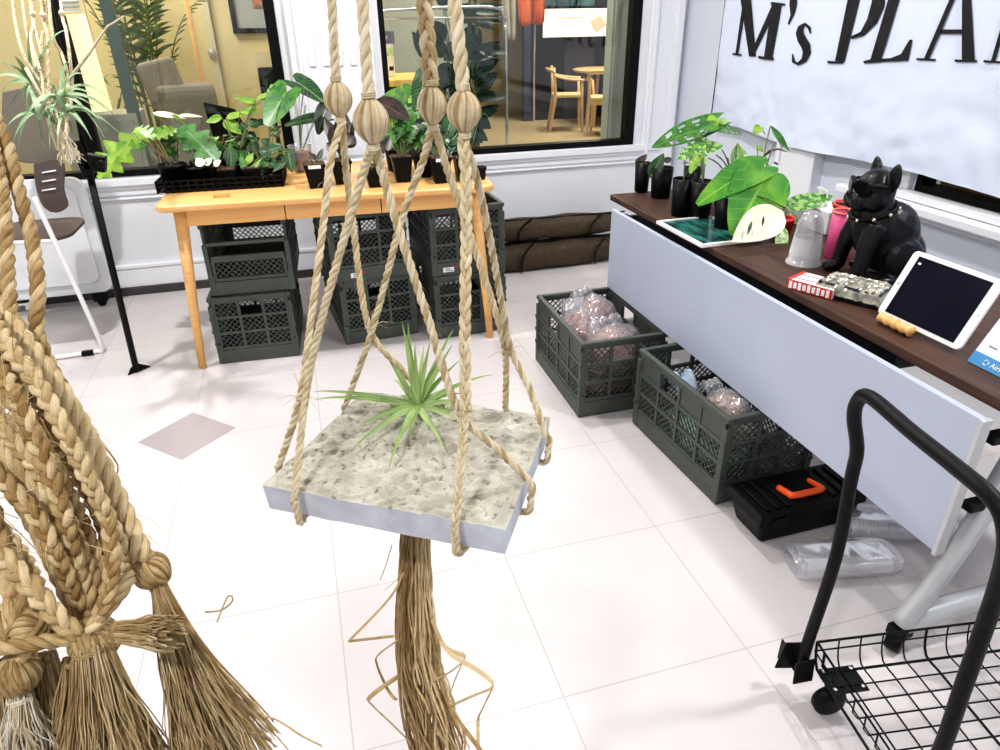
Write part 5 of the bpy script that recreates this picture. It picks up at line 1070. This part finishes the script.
cords = [[(10, -60), (14, 10), (24, 55), (44, 90), (60, 140)], [(20, -60), (24, 12), (34, 60), (55, 110), (64, 150)], [(26, -60), (32, 14), (40, 50), (46, 110), (58, 150)], [(36, -60), (43, 14), (48, 40), (50, 100), (62, 146)], [(44, -60), (52, 30), (62, 55), (68, 80), (66, 140)], [(56, -60), (62, 12), (66, 30), (70, 60), (72, 90), (66, 140)], [(40, -40), (46, 18), (42, 40), (44, 80)], [(30, -40), (34, 20), (31, 40), (40, 70)]]
for q in cords:
    b = MB(); rope(b, [at(*p, AD + rnd(-.04, .04)) for p in q], .0055, 'twist', pitch=.034); b.build('cord', M['jute'], mh)
for q in ((33, 14), (43, 15), (62, 13)):
    b = MB(); knot_ball(b, at(*q, AD - .02), Z, .011, .022, 12); b.build('knot', M['jute3'], mh)
b = MB(); tassel(b, at(62, 132, AD - .01), -Z, .10, .03, 60, .012, .0024, .01, .4, 8); b.build('tassel', M['jute3'], mh)
b = MB(); b.tube([at(0, -70, AD), at(70, -70, AD)], .008, 8); b.build('hanging_rod', M['wood'], mh)
t = thing('air_plant', 'silvery air plants with long curled leaves hanging at the upper left', 'plant', at(40, 105, AD)); L0 = t.location; b = MB()
CL_ = [((35, 85), [((-5, 62), 9), ((-6, 80), 9), ((2, 92), 8), ((12, 55), 8), ((22, 100), 7), ((48, 48), 9), ((70, 30), 8), ((30, 30), 7), ((8, 112), 8), ((28, 120), 8), ((60, 95), 8)]), ((62, 98), [((20, 135), 10), ((38, 120), 8), ((95, 108), 7), ((120, 122), 7), ((115, 105), 6), ((105, 138), 6), ((75, 140), 8), ((50, 150), 7), ((85, 75), 7), ((92, 95), 7), ((72, 62), 7), ((48, 125), 8), ((30, 110), 7)]),
       ((40, 112), [((14, 140), 9), ((18, 150), 7), ((6, 128), 7), ((60, 130), 8), ((45, 148), 7), ((66, 118), 7), ((30, 90), 7)]), ((68, 112), [((100, 120), 7), ((92, 140), 7), ((58, 150), 7), ((84, 128), 7), ((118, 132), 5), ((46, 90), 7)])]
for (cx, cy), tips in CL_:
    dc = AD + rnd(-.08, .06); c0_ = at(cx, cy, dc)
    for (px, py), w in tips:
        tip = at(px, py, dc + rnd(-.14, .1)); v = tip - c0_; ctrl = c0_ + v * .55 + Z * (v.length * rnd(.2, .45)); vs = []; uv = []; fs = []
        for i in range(11):
            u = i / 10; p = c0_ * (1 - u) ** 2 + ctrl * 2 * u * (1 - u) + tip * u * u; tg = (ctrl - c0_) * (1 - u) + (tip - ctrl) * u; s = tg.cross(VIEW + Z * .5).normalized(); nn_ = s.cross(tg).normalized(); ww = w * .5 * AD / F * .72 * (1 - u ** 1.3) + .0007
            vs += [p - s * ww + nn_ * ww * .6 - L0, p - L0, p + s * ww + nn_ * ww * .6 - L0]; uv += [(.1, u), (.42, u), (.9, u)]
        for i in range(10): a = i * 3; fs += [(a, a + 1, a + 4, a + 3), (a + 1, a + 2, a + 5, a + 4)]
        b.add(vs, fs, 0, True, uv)
    b.ell(c0_ - L0, (.016, .016, .03), rotm(.4, .4, 0))
b.build('leaves', M['airs'], t)
t = thing('driftwood_branch', 'thin bent twig held in the small macrame hanger', 'twig', at(84, 52, AD)); L0 = t.location
b = MB(); P = smooth_path([at(x, y, AD - .03) - L0 for x, y in ((70, 78), (88, 55), (98, 40), (108, 26), (112, 24), (124, 16))], .03); b.tube(P, [.006 - .0035 * i / len(P) for i in range(len(P))], 7); b.tube([at(26, 68, AD - .05) - L0, at(38, 90, AD - .04) - L0, at(56, 120, AD - .03) - L0, at(68, 125, AD) - L0], [.007, .006, .006, .004], 7); b.build('twig_body', mat('bleached_twig', s2l(190, 178, 150), .8, noise_=.3, nscale=40), t)
# ------------------------------------------------------------- chair and white folded table by the left window
CY = 2.22
ch = thing('mesh_chair', 'brown mesh back chair with white tubular frame at the left wall', 'chair', ony(45, 325, CY) * 1.0); ch.location.z = 0; L0 = ch.location.copy()
def cy(px, py, y=CY): return ony(px, py, y) - L0
LY = CY - .32
brown = mat('brown_mesh', s2l(96, 84, 78), .7, noise_=.3, nscale=300); brown2 = mat('brown_shell', s2l(92, 80, 74), .45, noise_=.1)
def shell(pts, y, th, m, nm, bow=.0, par=ch):
    b = MB(); P = [cy(px, py, y) for px, py in pts]; c = sum(P, V()) / len(P); n = len(P); fr_ = smooth_path(P + [P[0]], .03)[:-1]
    b.poly([p + V((0, -bow * (1 - min(1, (p - c).length / .25)), 0)) for p in fr_], (0, th, 0)); return b.build(nm, m, par, bevel=.004)
shell([(2, 92), (30, 88), (62, 94), (66, 130), (64, 155), (40, 163), (14, 160), (2, 140)], CY + .12, .012, mat('smoky_mesh', s2l(120, 112, 100), .6, noise_=.25, nscale=200), 'backrest')
o = shell([(33, 164), (62, 160), (64, 190), (68, 206), (56, 213), (44, 208), (36, 190)], CY + .05, .015, brown2, 'lumbar_rest')
b = MB()
for y0_ in (172, 181, 190): b.tube([cy(42, y0_ + .8, CY + .046), cy(56, y0_ - 1.4, CY + .046)], .004, 6)
b.build('slot', M['white'], o)
b = MB(); sc1 = cy(36, 231, CY - .08); b.rbox(sc1, (.36, .40, .014), .10, None, 0, 7); 
o = b.build('seat', brown, ch); md = o.modifiers.new('s', 'SOLIDIFY'); md.thickness = .02
b = MB(); 
for dx in (0, -.46):
    o_ = V((dx, 0, 0)); r0 = [(34, 197), (50, 232), (70, 272), (84, 303), (89, 316), (84, 321), (70, 323), (45, 326)]
    P = [cy(px, py, LY) + o_ for px, py in r0[:6]]; q = P[4].copy(); P = [P[0], P[4]]; P.append(V((q.x + .012, q.y, .02))); P.append(V((q.x - .01, q.y, .011))); P += [V((q.x - .06, q.y - .01, .012)), V((q.x - .20, q.y - .02, .012))] if dx == 0 else [V((q.x + .05, q.y, .012))]
    b.tube(smooth_path(P, .02), .0105, 10)
p_, q_ = cy(57, 241, LY + .03), cy(10, 243, LY + .03); b.tube([p_, q_], .0095, 8); b.build('frame', M['white'], ch)
b = MB(); fx = cy(79, 323.5, LY); b.box((fx.x, fx.y - .01, .012), (.05, .026, .022)); b.build('foot_pad', M['black'], ch, bevel=.003)
t = thing('folded_table', 'white folded table standing upright on small casters at the left wall', 'table', (-1.96, 2.58, 0)); 
b = MB(); b.rbox((0, 0, .39), (.92, .028, .62), .06, None, 0, 6, 1); b.build('tabletop', mat('white_laminate', s2l(232, 234, 238), .35, noise_=.02), t, bevel=.004)
b = MB(); b.rbox((0, -.022, .40), (.82, .012, .52), .05, None, 0, 6, 1); b.build('back_panel', mat('white_film_panel', s2l(236, 238, 242), .3, noise_=.02), t, bevel=.003)
for x in (-.35, .38):
    b = MB(); b.box((x, 0, .055), (.07, .05, .05)); b.lathe((x, 0, .022), [(.008, -.014), (.022, -.014), (.022, .014), (.008, .014)], 14, R=rotm(PI / 2)); b.build('caster', M['black'], t, bevel=.003)
b = MB(); b.tube([V((-.3, -.03, .06)), V((.1, -.03, .06))], .008, 8); b.box((.05, -.03, .05), (.06, .03, .03)); b.build('caster_bar', M['silver'], t)
# ------------------------------------------------------------- cafe seen through the windows
cfl = mat('cafe_floor', s2l(214, 196, 160), .3, noise_=.08, nscale=3); cw = mat('cafe_wall_warm', s2l(230, 214, 168), .7, noise_=.08, nscale=2); cw2 = mat('cafe_wall_cream', s2l(222, 210, 180), .7, noise_=.06, nscale=2); cg = mat('cafe_wall_grey', s2l(166, 168, 156), .6, noise_=.08, nscale=3)
b = MB(); b.box((1, 6.5, -.05), (15, 7.3, .1)); struct('floor_cafe', b, cfl)
b = MB(); b.box((1, 6.5, 2.85), (15, 7.3, .1)); struct('ceiling_cafe', b, mat('cafe_ceiling', s2l(190, 180, 160), .7, noise_=.05))
b = MB(); b.box((-3.15, 5.45, 1.4), (6.3, .1, 2.8)); struct('wall_cafe_back', b, cw)
b = MB(); b.box((.05, 4.9, 1.4), (.1, 1.1, 2.8)); b.box((.6, 5.25, 1.4), (1.2, .1, 2.8)); struct('wall_cafe_partition', b, cg)
b = MB(); b.box((5.0, 10.1, 1.4), (9, .1, 2.8)); struct('wall_cafe_far', b, cw2)
b = MB(); b.box((-6.3, 5, 1.4), (.1, 6, 2.8)); struct('wall_cafe_left', b, cw)
b = MB(); b.box((8.5, 6, 1.4), (.1, 8, 2.8)); struct('wall_cafe_right', b, cw2)
p, q = ony(592, 138, 3.0), ony(613, 4, 3.0); xm = ony(631, 138, 3.0)
b = MB(); b.box(((q.x + q.x + .26) / 2 + .01, 3.06, 1.4), (.26, .10, 2.8)); b.box((q.x + .03, 3.0, 1.4), (.02, .03, 2.8)); struct('trim_10', b, cg)
# left room
yw = 5.39
d0_, d1_ = ony(215, 120, yw), ony(150, 60, yw); dx0 = ony(214, 60, yw).x
dr = MB(); dr.box((dx0 - .45, yw - .02, 1.05), (.86, .04, 2.1)); o = dr.build('door_1', mat('cafe_door', s2l(232, 214, 160), .5, noise_=.04), kind='structure', bevel=.004)
b = MB(); b.box((dx0 + .01, yw - .03, 1.07), (.06, .06, 2.16)); b.box((dx0 - .91, yw - .03, 1.07), (.06, .06, 2.16)); b.build('door_frame', cw2, o); b = MB(); k = ony(212, 53, yw - .07); b.ell(k, (.035, .035, .035)); b.build('door_knob', M['silver'], o)
f0, f1 = ony(239, -30, yw), ony(270, 33, yw)
t = thing('wall_picture', 'black framed picture with wide grey mount on the cafe wall', 'picture', ((f0.x + f1.x) / 2 + .1, yw - .02, f1.z)); w_, h_ = .62, .8
b = MB()
for (x, z, dx, dz) in ((0, 0.02, w_, .04), (0, h_ - .02, w_, .04), (-w_ / 2 + .02, h_ / 2, .04, h_), (w_ / 2 - .02, h_ / 2, .04, h_)): b.box((x, 0, z), (dx, .04, dz))
b.build('frame', M['black'], t); b = MB(); b.box((0, .008, h_ / 2), (w_ - .06, .01, h_ - .06)); b.build('mount', mat('grey_mount', s2l(170, 172, 172), .7, noise_=.04), t)
b = MB(); b.box((.03, 0, h_ / 2 + .0), (.30, .01, .42)); b.build('print', mat('sepia_print', s2l(206, 140, 90), .6, col2=s2l(90, 60, 50), nscale=14), t)
b = MB(); b.box((f1.x + .3, yw - .03, f1.z - .22), (.9, .06, .14)); struct('trim_11', b, cw2)
gp = mat('grey_green_post', s2l(84, 100, 92), .6, noise_=.15); pc = ony(117, 100, 3.3)
b = MB(); b.box((ony(128, 60, 3.3).x - .04, 3.3, 1.4), (.06, .06, 2.8)); struct('trim_12', b, gp)
t = thing('floor_lamp', 'tall cream paper column lamp inside the cafe behind the left window', 'lamp', (ony(98, 120, 3.5).x, 3.5, 0)); lc = mat('lamp_paper', s2l(255, 236, 190), .8, noise_=.05, emit=.55); hz_ = ony(78, 14, 3.5).z
b = MB(); b.lathe((0, 0, 0), [(.11, .02), (.095, hz_ * .6), (.08, hz_)], 20); b.build('lamp_shade', lc, t); b = MB(); b.lathe((0, 0, 0), [(.09, 0), (.09, .02)], 18); b.build('base', M['black'], t); b = MB()
for i in range(3): b.lathe((0, 0, hz_ + .01 + i * .022), [(.06, 0), (.07, .012), (.06, .016)], 18)
b.build('lamp_cap', M['white'], t)
def cone_leaf_palm(name, label, loc, hgt, nf, L, m, y0=None):
    t = thing(name, label, 'plant', loc); round_pot(t, .17, .30, mat('cafe_pot', s2l(120, 110, 100), .6, noise_=.1)); f = MB(); st = MB()
    for k in range(nf):
        a = k * 2.4 + rnd(-.3, .3); base = V((rnd(-.05, .05), rnd(-.05, .05), .28)); hh = hgt * rnd(.55, 1); o = V((math.cos(a), math.sin(a), 0)); tip = base + o * L * rnd(.5, .9) + Z * hh; ctrl = base + o * L * .15 + Z * hh * .95; pts = [base * (1 - u) ** 2 + ctrl * 2 * u * (1 - u) + tip * u * u for u in [i / 14 for i in range(15)]]
        st.tube(pts, [.007 - .005 * i / 14 for i in range(15)], 5)
        for i in range(5, 15):
            tg = (pts[i] - pts[i - 1]).normalized(); s = tg.cross(Z).normalized()
            for sd in (-1, 1):
                for h in ((0, .5) if i % 2 else (.25,)):
                    pp = pts[i - 1].lerp(pts[i], h); leaf(f, pp, s * sd + tg * .7, tg.cross(s), .24 * (1.25 - i / 18), .026, 'lance', .25)
    st.build('stem', M['stem'], t); f.build('fronds', m, t)
pp = ony(148, 60, 4.75); cone_leaf_palm('potted_palm', 'tall feathery green palm standing behind the grey armchair in the cafe', (pp.x - .02, 4.62, 0), 2.0, 15, .66, leaf_mat('palm_leaf', s2l(92, 112, 50), s2l(56, 78, 34), s2l(120, 140, 70), veins=1))
uph = mat('grey_upholstery', s2l(140, 132, 120), .9, noise_=.12, nscale=60, bump=.15)
ax_ = ony(182, 120, 3.75)
t = thing('armchair', 'grey upholstered armchair with raised headrest beyond the left window', 'chair', (ax_.x, 3.75, 0), R3(20))
zb_ = ony(182, 66, 3.75).z
b = MB(); b.rbox((0, 0, .36), (.62, .60, .20), .08); b.build('seat', uph, t, bevel=.04, seg=3); b = MB(); b.box((.10, .18, (.40 + ony(190, 86, 3.75).z) / 2), (.40, .16, ony(190, 86, 3.75).z - .40), rotm(-.15, 0, 0)); b.build('backrest', uph, t, bevel=.05, seg=3)
b = MB(); b.box((-.02, .24, zb_ - .10), (.24, .12, .26), rotm(-.25, -.18, 0)); b.build('headrest', uph, t, bevel=.03, seg=3)
for s in (-1, 1): b = MB(); b.rbox((s * .31, 0, .50), (.13, .58, .34), .05, None, 0, 5, 1); b.build('armrest', uph, t, bevel=.03, seg=3)
for sx in (-1, 1):
    for sy in (-1, 1): b = MB(); b.lathe((sx * .24, sy * .22, 0), [(.015, 0), (.022, .27)], 10); b.build('leg', M['wood'], t)
t = thing('wooden_pole', 'slim light wooden pole leaning in the cafe behind the armchair', 'pole', (ony(204, 90, 4.1).x, 4.1, 0)); p_ = ony(186, 0, 4.1) - t.location; q_ = ony(204, 90, 4.1) - t.location; dv = (p_ - q_).normalized(); b = MB(); b.tube([V((q_.x - dv.x / dv.z * q_.z, q_.y, 0.0)), p_ + dv * .6], .017, 8); b.build('pole_shaft', M['wood'], t)
t = thing('low_cabinet', 'low grey cabinet beside the cream lamp in the cafe', 'cabinet', (ony(122, 140, 3.35).x - .08, 3.40, 0)); zc = ony(126, 112, 3.35).z; b = MB(); b.box((0, 0, zc / 2), (.42, .3, zc)); b.build('cabinet_body', mat('cabinet_grey', s2l(160, 156, 144), .6, noise_=.06), t, bevel=.006); b = MB(); b.box((0, -.155, zc / 2), (.38, .012, zc - .06)); b.build('door', mat('cabinet_door', s2l(150, 146, 134), .5, noise_=.05), t, bevel=.004)
t = thing('black_chair', 'black angular chair back beyond the window behind the tray of plants', 'chair', (ony(232, 130, 3.2).x, 3.25, 0)); b = MB(); b.box((.0, 0, .44), (.40, .40, .04)); b.build('seat', M['black'], t, bevel=.01)
zt_ = ony(212, 106, 3.2).z; b = MB(); b.poly([V((-.12, .16, .5)), V((.20, .16, .46)), V((.02, .2, zt_ - .05)), V((-.16, .2, zt_))], (0, .04, 0)); b.build('backrest', M['black'], t, bevel=.01)
for sx in (-1, 1):
    for sy in (-1, 1): b = MB(); b.tube([V((sx * .17, sy * .17, .42)), V((sx * .2, sy * .2, 0))], .012, 8); b.build('leg', M['black'], t)
t = thing('black_speaker', 'small black speaker mounted by the frame at the left window edge', 'speaker', ony(268, 82, 2.92) - V((0, 0, .06))); b = MB(); b.rbox((0, 0, .06), (.09, .10, .15), .02); b.build('speaker_body', M['black'], t, bevel=.008); b = MB(); b.lathe((0, -.05, .07), [(.034, 0), (.036, .006), (.02, .003)], 16, R=rotm(PI / 2)); b.build('speaker_cone', M['dark'], t); b = MB(); b.tube([V((0, 0, 0)), V((.0, 0, -.9)) if 0 else V((.02, 0, -.9))], .012, 8); b.lathe((.02, 0, -t.location.z), [(.1, 0), (.1, .02)], 16); b.tube([V((.02, 0, -.88)), V((.02, 0, -t.location.z + .01))], .012, 8); b.build('speaker_pole', M['black'], t)
t = thing('foliage_houseplant', 'dark leafy houseplant behind the air plants inside the left window', 'plant', (ony(108, 100, 4.5).x - .1, 4.5, 0)); round_pot(t, .14, .28, M['pot']); leafy(t, .28, 24, .28, .75, .26, .03, 'lance', leaf_mat('reed_leaf', s2l(96, 116, 70), s2l(60, 84, 50), s2l(130, 150, 90), veins=1), r=.004); t.children[-1].name
# right room
yc = 3.55; zc = ony(405, 76, yc).z
t = thing('cafe_counter', 'yellow topped counter with dark front inside the right window', 'counter', (ony(402, 78, yc).x, yc, 0)); b = MB(); b.rbox((0.02, 0, zc - .02), (.52, .62, .04), .03); b.build('counter_top', mat('yellow_wood', s2l(244, 200, 100), .4, noise_=.1, nscale=5), t, bevel=.005); b = MB(); b.box((.02, .02, (zc - .04) / 2), (.46, .52, zc - .04)); b.build('counter_body', M['dark'], t)
q_ = ony(388, 66, yc); t = thing('seed_packet', 'white packet with green band and purple header on the yellow counter', 'packet', (q_.x, yc, zc)); b = MB(); b.box((0, 0, .10), (.085, .03, .20)); b.build('packet_body', M['paper'], t, bevel=.006); b = MB(); b.box((0, -.016, .15), (.083, .002, .05)); b.build('green_band', mat('packet_green', s2l(160, 206, 96), .5, col2=s2l(230, 240, 200), nscale=50), t); b = MB(); b.box((0, -.002, .235), (.11, .02, .075)); b.build('purple_header', mat('packet_purple', s2l(120, 116, 136), .5, noise_=.1), t); b = MB(); b.box((.02, -.017, .05), (.03, .002, .025)); b.build('dark_print', M['dark'], t)
for dx in (0,): b = MB(); b.box((-.015, -.013, .24), (.05, .002, .005)); b.box((-.01, -.013, .228), (.035, .002, .004)); b.build('white_print', M['paper'], t)
fy = 3.25; fb = ony(470, 140, fy); t = thing('rubber_plant', 'large dark leaved rubber plant behind the ropes in the right window', 'plant', (fb.x, fy, 0)); L0 = t.location; round_pot(t, .16, .32, M['pot']); f = MB(); st = MB()
blu = leaf_mat('rubber_leaf', s2l(38, 62, 50), s2l(20, 40, 40), s2l(70, 96, 84), rough=.25)
def RL(a, c, w, dy=0): 
    A1 = ony(*a, fy + dy) - L0; C1 = ony(*c, fy + dy - .03) - L0; leaf(f, A1, C1 - A1, VIEW * .7 + Z * .3, (C1 - A1).length, w * 5.2 / F, 'ovate', .03, .12); petiole(st, V((rnd(-.05, .05), 0, .5)), A1, .004, .1)
for a, c, w in (((478, 50), (507, 50), 14), ((470, 60), (500, 40), 14), ((470, 78), (492, 62), 20), ((475, 90), (498, 72), 18), ((470, 98), (508, 95), 12), ((468, 110), (488, 126), 18), ((462, 30), (482, 50), 24), ((458, 20), (478, 5), 20), ((470, 10), (500, 12), 10), ((468, 18), (504, 22), 8), ((455, 65), (440, 85), 22), ((452, 80), (470, 105), 22), ((446, 40), (430, 20), 16), ((445, 55), (432, 40), 16), ((462, 45), (448, 60), 20), ((428, 60), (412, 30), 12), ((452, 105), (436, 120), 20), ((475, 118), (500, 104), 12), ((465, 125), (488, 140), 16), ((445, 10), (455, -10), 20), ((470, -5), (490, -15), 16), ((450, 125), (462, 145), 18)):
    for k in range(2): RL((a[0] + rnd(-4, 4), a[1] + rnd(-4, 4)) if k else a, (c[0] + rnd(-8, 8), c[1] + rnd(-8, 8)) if k else c, w, k * .12)
for x in (-.03, .04): st.tube([V((x, 0, .3)), V((x * 2, .02, 1.0)), V((x * 1.5, 0, 1.6))], .012, 7)
st.build('stem', M['stem'], t); f.build('foliage', blu, t)
ry = 3.10; t = thing('garment_rack', 'chrome tube rack with rounded top corner inside the right window', 'rack', (ony(507, 145, ry).x, ry, 0)); L0 = t.location; b = MB(); a1 = ony(506, 30, ry) - L0; c1 = ony(495, 8, ry) - L0
b.tube(smooth_path([V((0, 0, 0)), V((0, 0, .6)), V((0, 0, a1.z)), V((-.012, 0, a1.z + .06)), V((-.06, 0, c1.z)), V((-.4, 0, c1.z + .005)), V((-.92, 0, c1.z - .02)), V((-.94, 0, c1.z - .1)), V((-.94, 0, 0))], .03), .009, 8); b.build('rack_frame', M['chrome'], t); b = MB(); b.tube([V((-.94, 0, c1.z - .05)), V((-.03, 0, c1.z - .05))], .006, 8); b.tube([V((-.94, 0, .15)), V((0, 0, .15))], .006, 8); b.build('cross_bar', M['chrome'], t)
def cloth(name, lab, quad, y, m, cat):
    P = [ony(*q, y) for q in quad]; t = thing(name, lab, cat, sum(P, V()) / 4); L0 = t.location; b = MB()
    def fn(u, v): p = P[0].lerp(P[1], u).lerp(P[3].lerp(P[2], u), v); return p - L0 + V((0, .05 * math.sin(u * 13) * (.4 + v) + .01, -.05 * v * abs(math.sin(u * 6.5))))
    b.grid(fn, 24, 10); o = b.build('fabric', m, t); md = o.modifiers.new('s', 'SOLIDIFY'); md.thickness = .01
    h = MB(); h.tube([(P[0] + P[1]) / 2 - L0, (P[0] + P[1]) / 2 - L0 + Z * .25], .006, 6); h.tube([(P[0] + P[1]) / 2 - L0 + Z * .25, (P[0] + P[1]) / 2 - L0 + Z * .25 + V((0, 0, 2.79 - ((P[0] + P[1]) / 2).z - .25))], .003, 5); h.build('hook', M['chrome'], t)
cloth('orange_cloth', 'bright orange cloth hanging in the cafe beyond the right window', ((515, -25), (548, -25), (544, 18), (520, 20)), 5.0, mat('orange_fabric', s2l(226, 120, 60), .7, col2=s2l(170, 70, 40), nscale=6), 'cloth')
cloth('grey_cloth', 'grey translucent cloth hanging beside the orange cloth in the cafe', ((500, -25), (517, -25), (514, 36), (505, 32)), 5.1, mat('grey_fabric', s2l(180, 172, 158), .8, noise_=.15, nscale=10), 'cloth')
yf = 8.9; navy = mat('navy_panel', s2l(52, 62, 84), .6, noise_=.15, nscale=3); blk2 = mat('cafe_black', s2l(26, 26, 32), .35, noise_=.3, nscale=2)
p0, p1 = ony(523, 100, yf), ony(534, 100, yf); b = MB(); b.box(((p0.x + p1.x) / 2, yf, 1.4), (p1.x - p0.x, .1, 2.8)); struct('trim_13', b, navy)
b = MB(); b.tube([V((p1.x - .03, yf - .09, 0)), V((p1.x - .03, yf - .09, 2.6))], .02, 8); struct('trim_14', b, M['chrome'])
p2, p3 = ony(534, 60, yf), ony(640, 60, yf); b = MB(); b.box(((p2.x + p3.x) / 2 + .3, yf + .05, 1.4), (p3.x - p2.x + .6, .1, 2.8)); struct('wall_cafe_dark', b, blk2)
p4, p5 = ony(565, 60, yf - .05), ony(592, 110, yf - .05); b = MB(); b.box(((p4.x + p5.x) / 2, yf - .02, 1.0), (p5.x - p4.x, .03, 2.0)); struct('wall_cafe_panel', b, mat('cafe_dim_panel', s2l(62, 58, 66), .5, noise_=.2, nscale=2))
s0, s1 = ony(545, 9, yf - .2), ony(606, 36, yf - .2); t = thing('menu_sign', 'bright white cafe sign board with faint pink bag drawing', 'sign', ((s0.x + s1.x) / 2, yf - .2, s1.z)); w_, h_ = s1.x - s0.x + .05, s0.z - s1.z
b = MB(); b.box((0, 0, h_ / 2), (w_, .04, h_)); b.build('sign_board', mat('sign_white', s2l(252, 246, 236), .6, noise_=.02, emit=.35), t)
b = MB(); pk = mat('faint_pink_print', s2l(226, 206, 190), .6, noise_=.1); b.poly([V((w_ * .2, -.022, h_ * .55)), V((w_ * .36, -.022, h_ * .75)), V((w_ * .46, -.022, h_ * .4)), V((w_ * .30, -.022, h_ * .12))], (0, -.004, 0)); b.tube([V((w_ * .22, -.022, h_ * .6)), V((w_ * .2, -.022, h_ * .85)), V((w_ * .3, -.022, h_ * .7))], .008, 4); b.box((-w_ * .1, -.022, h_ * .68), (w_ * .4, .002, .02)); b.build('faint_drawing', pk, t)
b = MB(); b.tube([V((0, 0, h_)), V((0, 0, 2.8 - s1.z))], .01, 6); b.build('hanger_rod', M['black'], t)
t = thing('wall_painting', 'dark blue green framed picture above the cafe sign', 'picture', ((s0.x + s1.x) / 2 - .1, yf - .16, s0.z + .02)); b = MB(); b.box((0, 0, .2), (w_ * .8, .03, .4)); b.build('canvas', mat('blue_painting', s2l(70, 110, 120), .5, col2=s2l(20, 36, 50), nscale=6), t); b = MB()
for (x, z, dx, dz) in ((0, 0, w_ * .82, .025), (0, .4, w_ * .82, .025), (-w_ * .4, .2, .025, .42), (w_ * .4, .2, .025, .42)): b.box((x, -.005, z), (dx, .05, dz))
b.build('frame', M['black'], t)
lw = mat('pale_ash_wood', s2l(224, 190, 140), .45, noise_=.12, nscale=10)
def cafe_chair(px, py, rz, lab, y=None):
    g = on(px, py, 0); t = thing('cafe_chair', lab, 'chair', g, rz, 'pale wooden cafe chairs'); s = 1.0
    for sx in (-1, 1):
        b = MB(); b.tube([V((sx * .19, -.2, 0)), V((sx * .17, -.18, .44)), V((sx * .19, -.17, .64))], [.016, .022, .016], 8); b.build('leg', lw, t); b = MB(); b.tube([V((sx * .19, .24, 0)), V((sx * .18, .17, .44)), V((sx * .19, .2, .80))], [.016, .024, .018], 8); b.build('leg', lw, t)
        b = MB(); b.tube(smooth_path([V((sx * .2, -.2, .645)), V((sx * .24, 0, .66)), V((sx * .2, .2, .70))], .05), .018, 8, flat=.7); b.build('armrest', lw, t)
    b = MB(); b.rbox((0, 0, .45), (.40, .40, .035), .06); b.build('seat', mat('woven_seat', s2l(228, 204, 160), .7, noise_=.1, nscale=80), t, bevel=.008)
    b = MB(); b.tube(smooth_path([V((-.21, .19, .74)), V((-.12, .25, .76)), V((0, .27, .765)), V((.12, .25, .76)), V((.21, .19, .74))], .03), .035, 8, flat=.35); b.build('backrest', lw, t)
    b = MB(); b.box((0, -.18, .40), (.34, .02, .05)); b.box((0, .18, .40), (.34, .02, .05)); b.build('seat_rail', lw, t); return t
cafe_chair(566, 130, R3(75), 'pale wooden cafe chair with armrest on the left of the small table'); cafe_chair(603, 134, R3(150), 'pale wooden cafe chair half hidden by the grey window column')
g = on(607, 124, 0); t = thing('cafe_table', 'pale round wooden cafe table between the wooden chairs', 'table', g); b = MB(); b.lathe((0, 0, .70), [(.50, 0), (.52, .012), (.52, .028), (.50, .035)], 30); b.build('tabletop', lw, t)
for a in range(4): b = MB(); b.tube([V((.36 * math.cos(a * PI / 2 + .6), .36 * math.sin(a * PI / 2 + .6), 0)), V((.3 * math.cos(a * PI / 2 + .6), .3 * math.sin(a * PI / 2 + .6), .7))], .022, 8); b.build('leg', lw, t)
# dim room outside the right window
b = MB(); b.box((3.2, -.4, 1.4), (.1, 5, 2.8)); struct('wall_corridor', b, mat('corridor_wall', s2l(120, 84, 60), .7, col2=s2l(60, 44, 36), nscale=1.2)); b = MB(); b.box((2.6, -.4, .36), (1.15, 5, .1)); struct('floor_corridor', b, mat('corridor_floor', s2l(176, 150, 120), .5, noise_=.2, nscale=2)); b = MB(); b.box((2.6, -.4, 2.65), (1.15, 5, .1)); struct('ceiling_corridor', b, cw2); 
# ------------------------------------------------------------- lights
def area(n, loc, size, pw, col=(1, 1, 1), rot=(0, 0, 0)):
    l = bpy.data.lights.new(n, 'AREA'); l.energy = pw; l.size = size; l.color = col; o = bpy.data.objects.new(n, l); COL.objects.link(o); o.location = loc; o.rotation_euler = rot; return o
for i, (x, y, p_) in enumerate(((-1.49, 1.30, 78), (.45, 1.3, 55), (1.55, -.7, 55), (-1.0, -1.7, 42))): area('ceiling_light', (x, y, 2.68), (.07 if i == 0 else .16), p_ * LK, (1, .985, .97))
area('cafe_light', (-1.6, 4.3, 2.7), 1.0, 120 * LK, (1, .91, .76)); area('cafe_light', (1.0, 4.0, 2.7), .8, 90 * LK, (1, .92, .78)); area('cafe_light', (3.6, 7.2, 2.7), 1.2, 190 * LK, (1, .88, .70)); area('corridor_light', (2.6, -.2, 2.55), .3, 40 * LK, (1, .85, .7))
w = bpy.data.worlds.new('world'); scn.world = w; w.use_nodes = True; w.node_tree.nodes['Background'].inputs[0].default_value = (.95, .97, 1, 1); w.node_tree.nodes['Background'].inputs[1].default_value = .25
scn.view_settings.view_transform = 'Standard'; scn.view_settings.look = 'Medium High Contrast'; scn.view_settings.exposure = 0.0
scn.cycles.max_bounces = 10; scn.cycles.transparent_max_bounces = 24; scn.cycles.sample_clamp_indirect = 6; scn.cycles.use_denoising = True
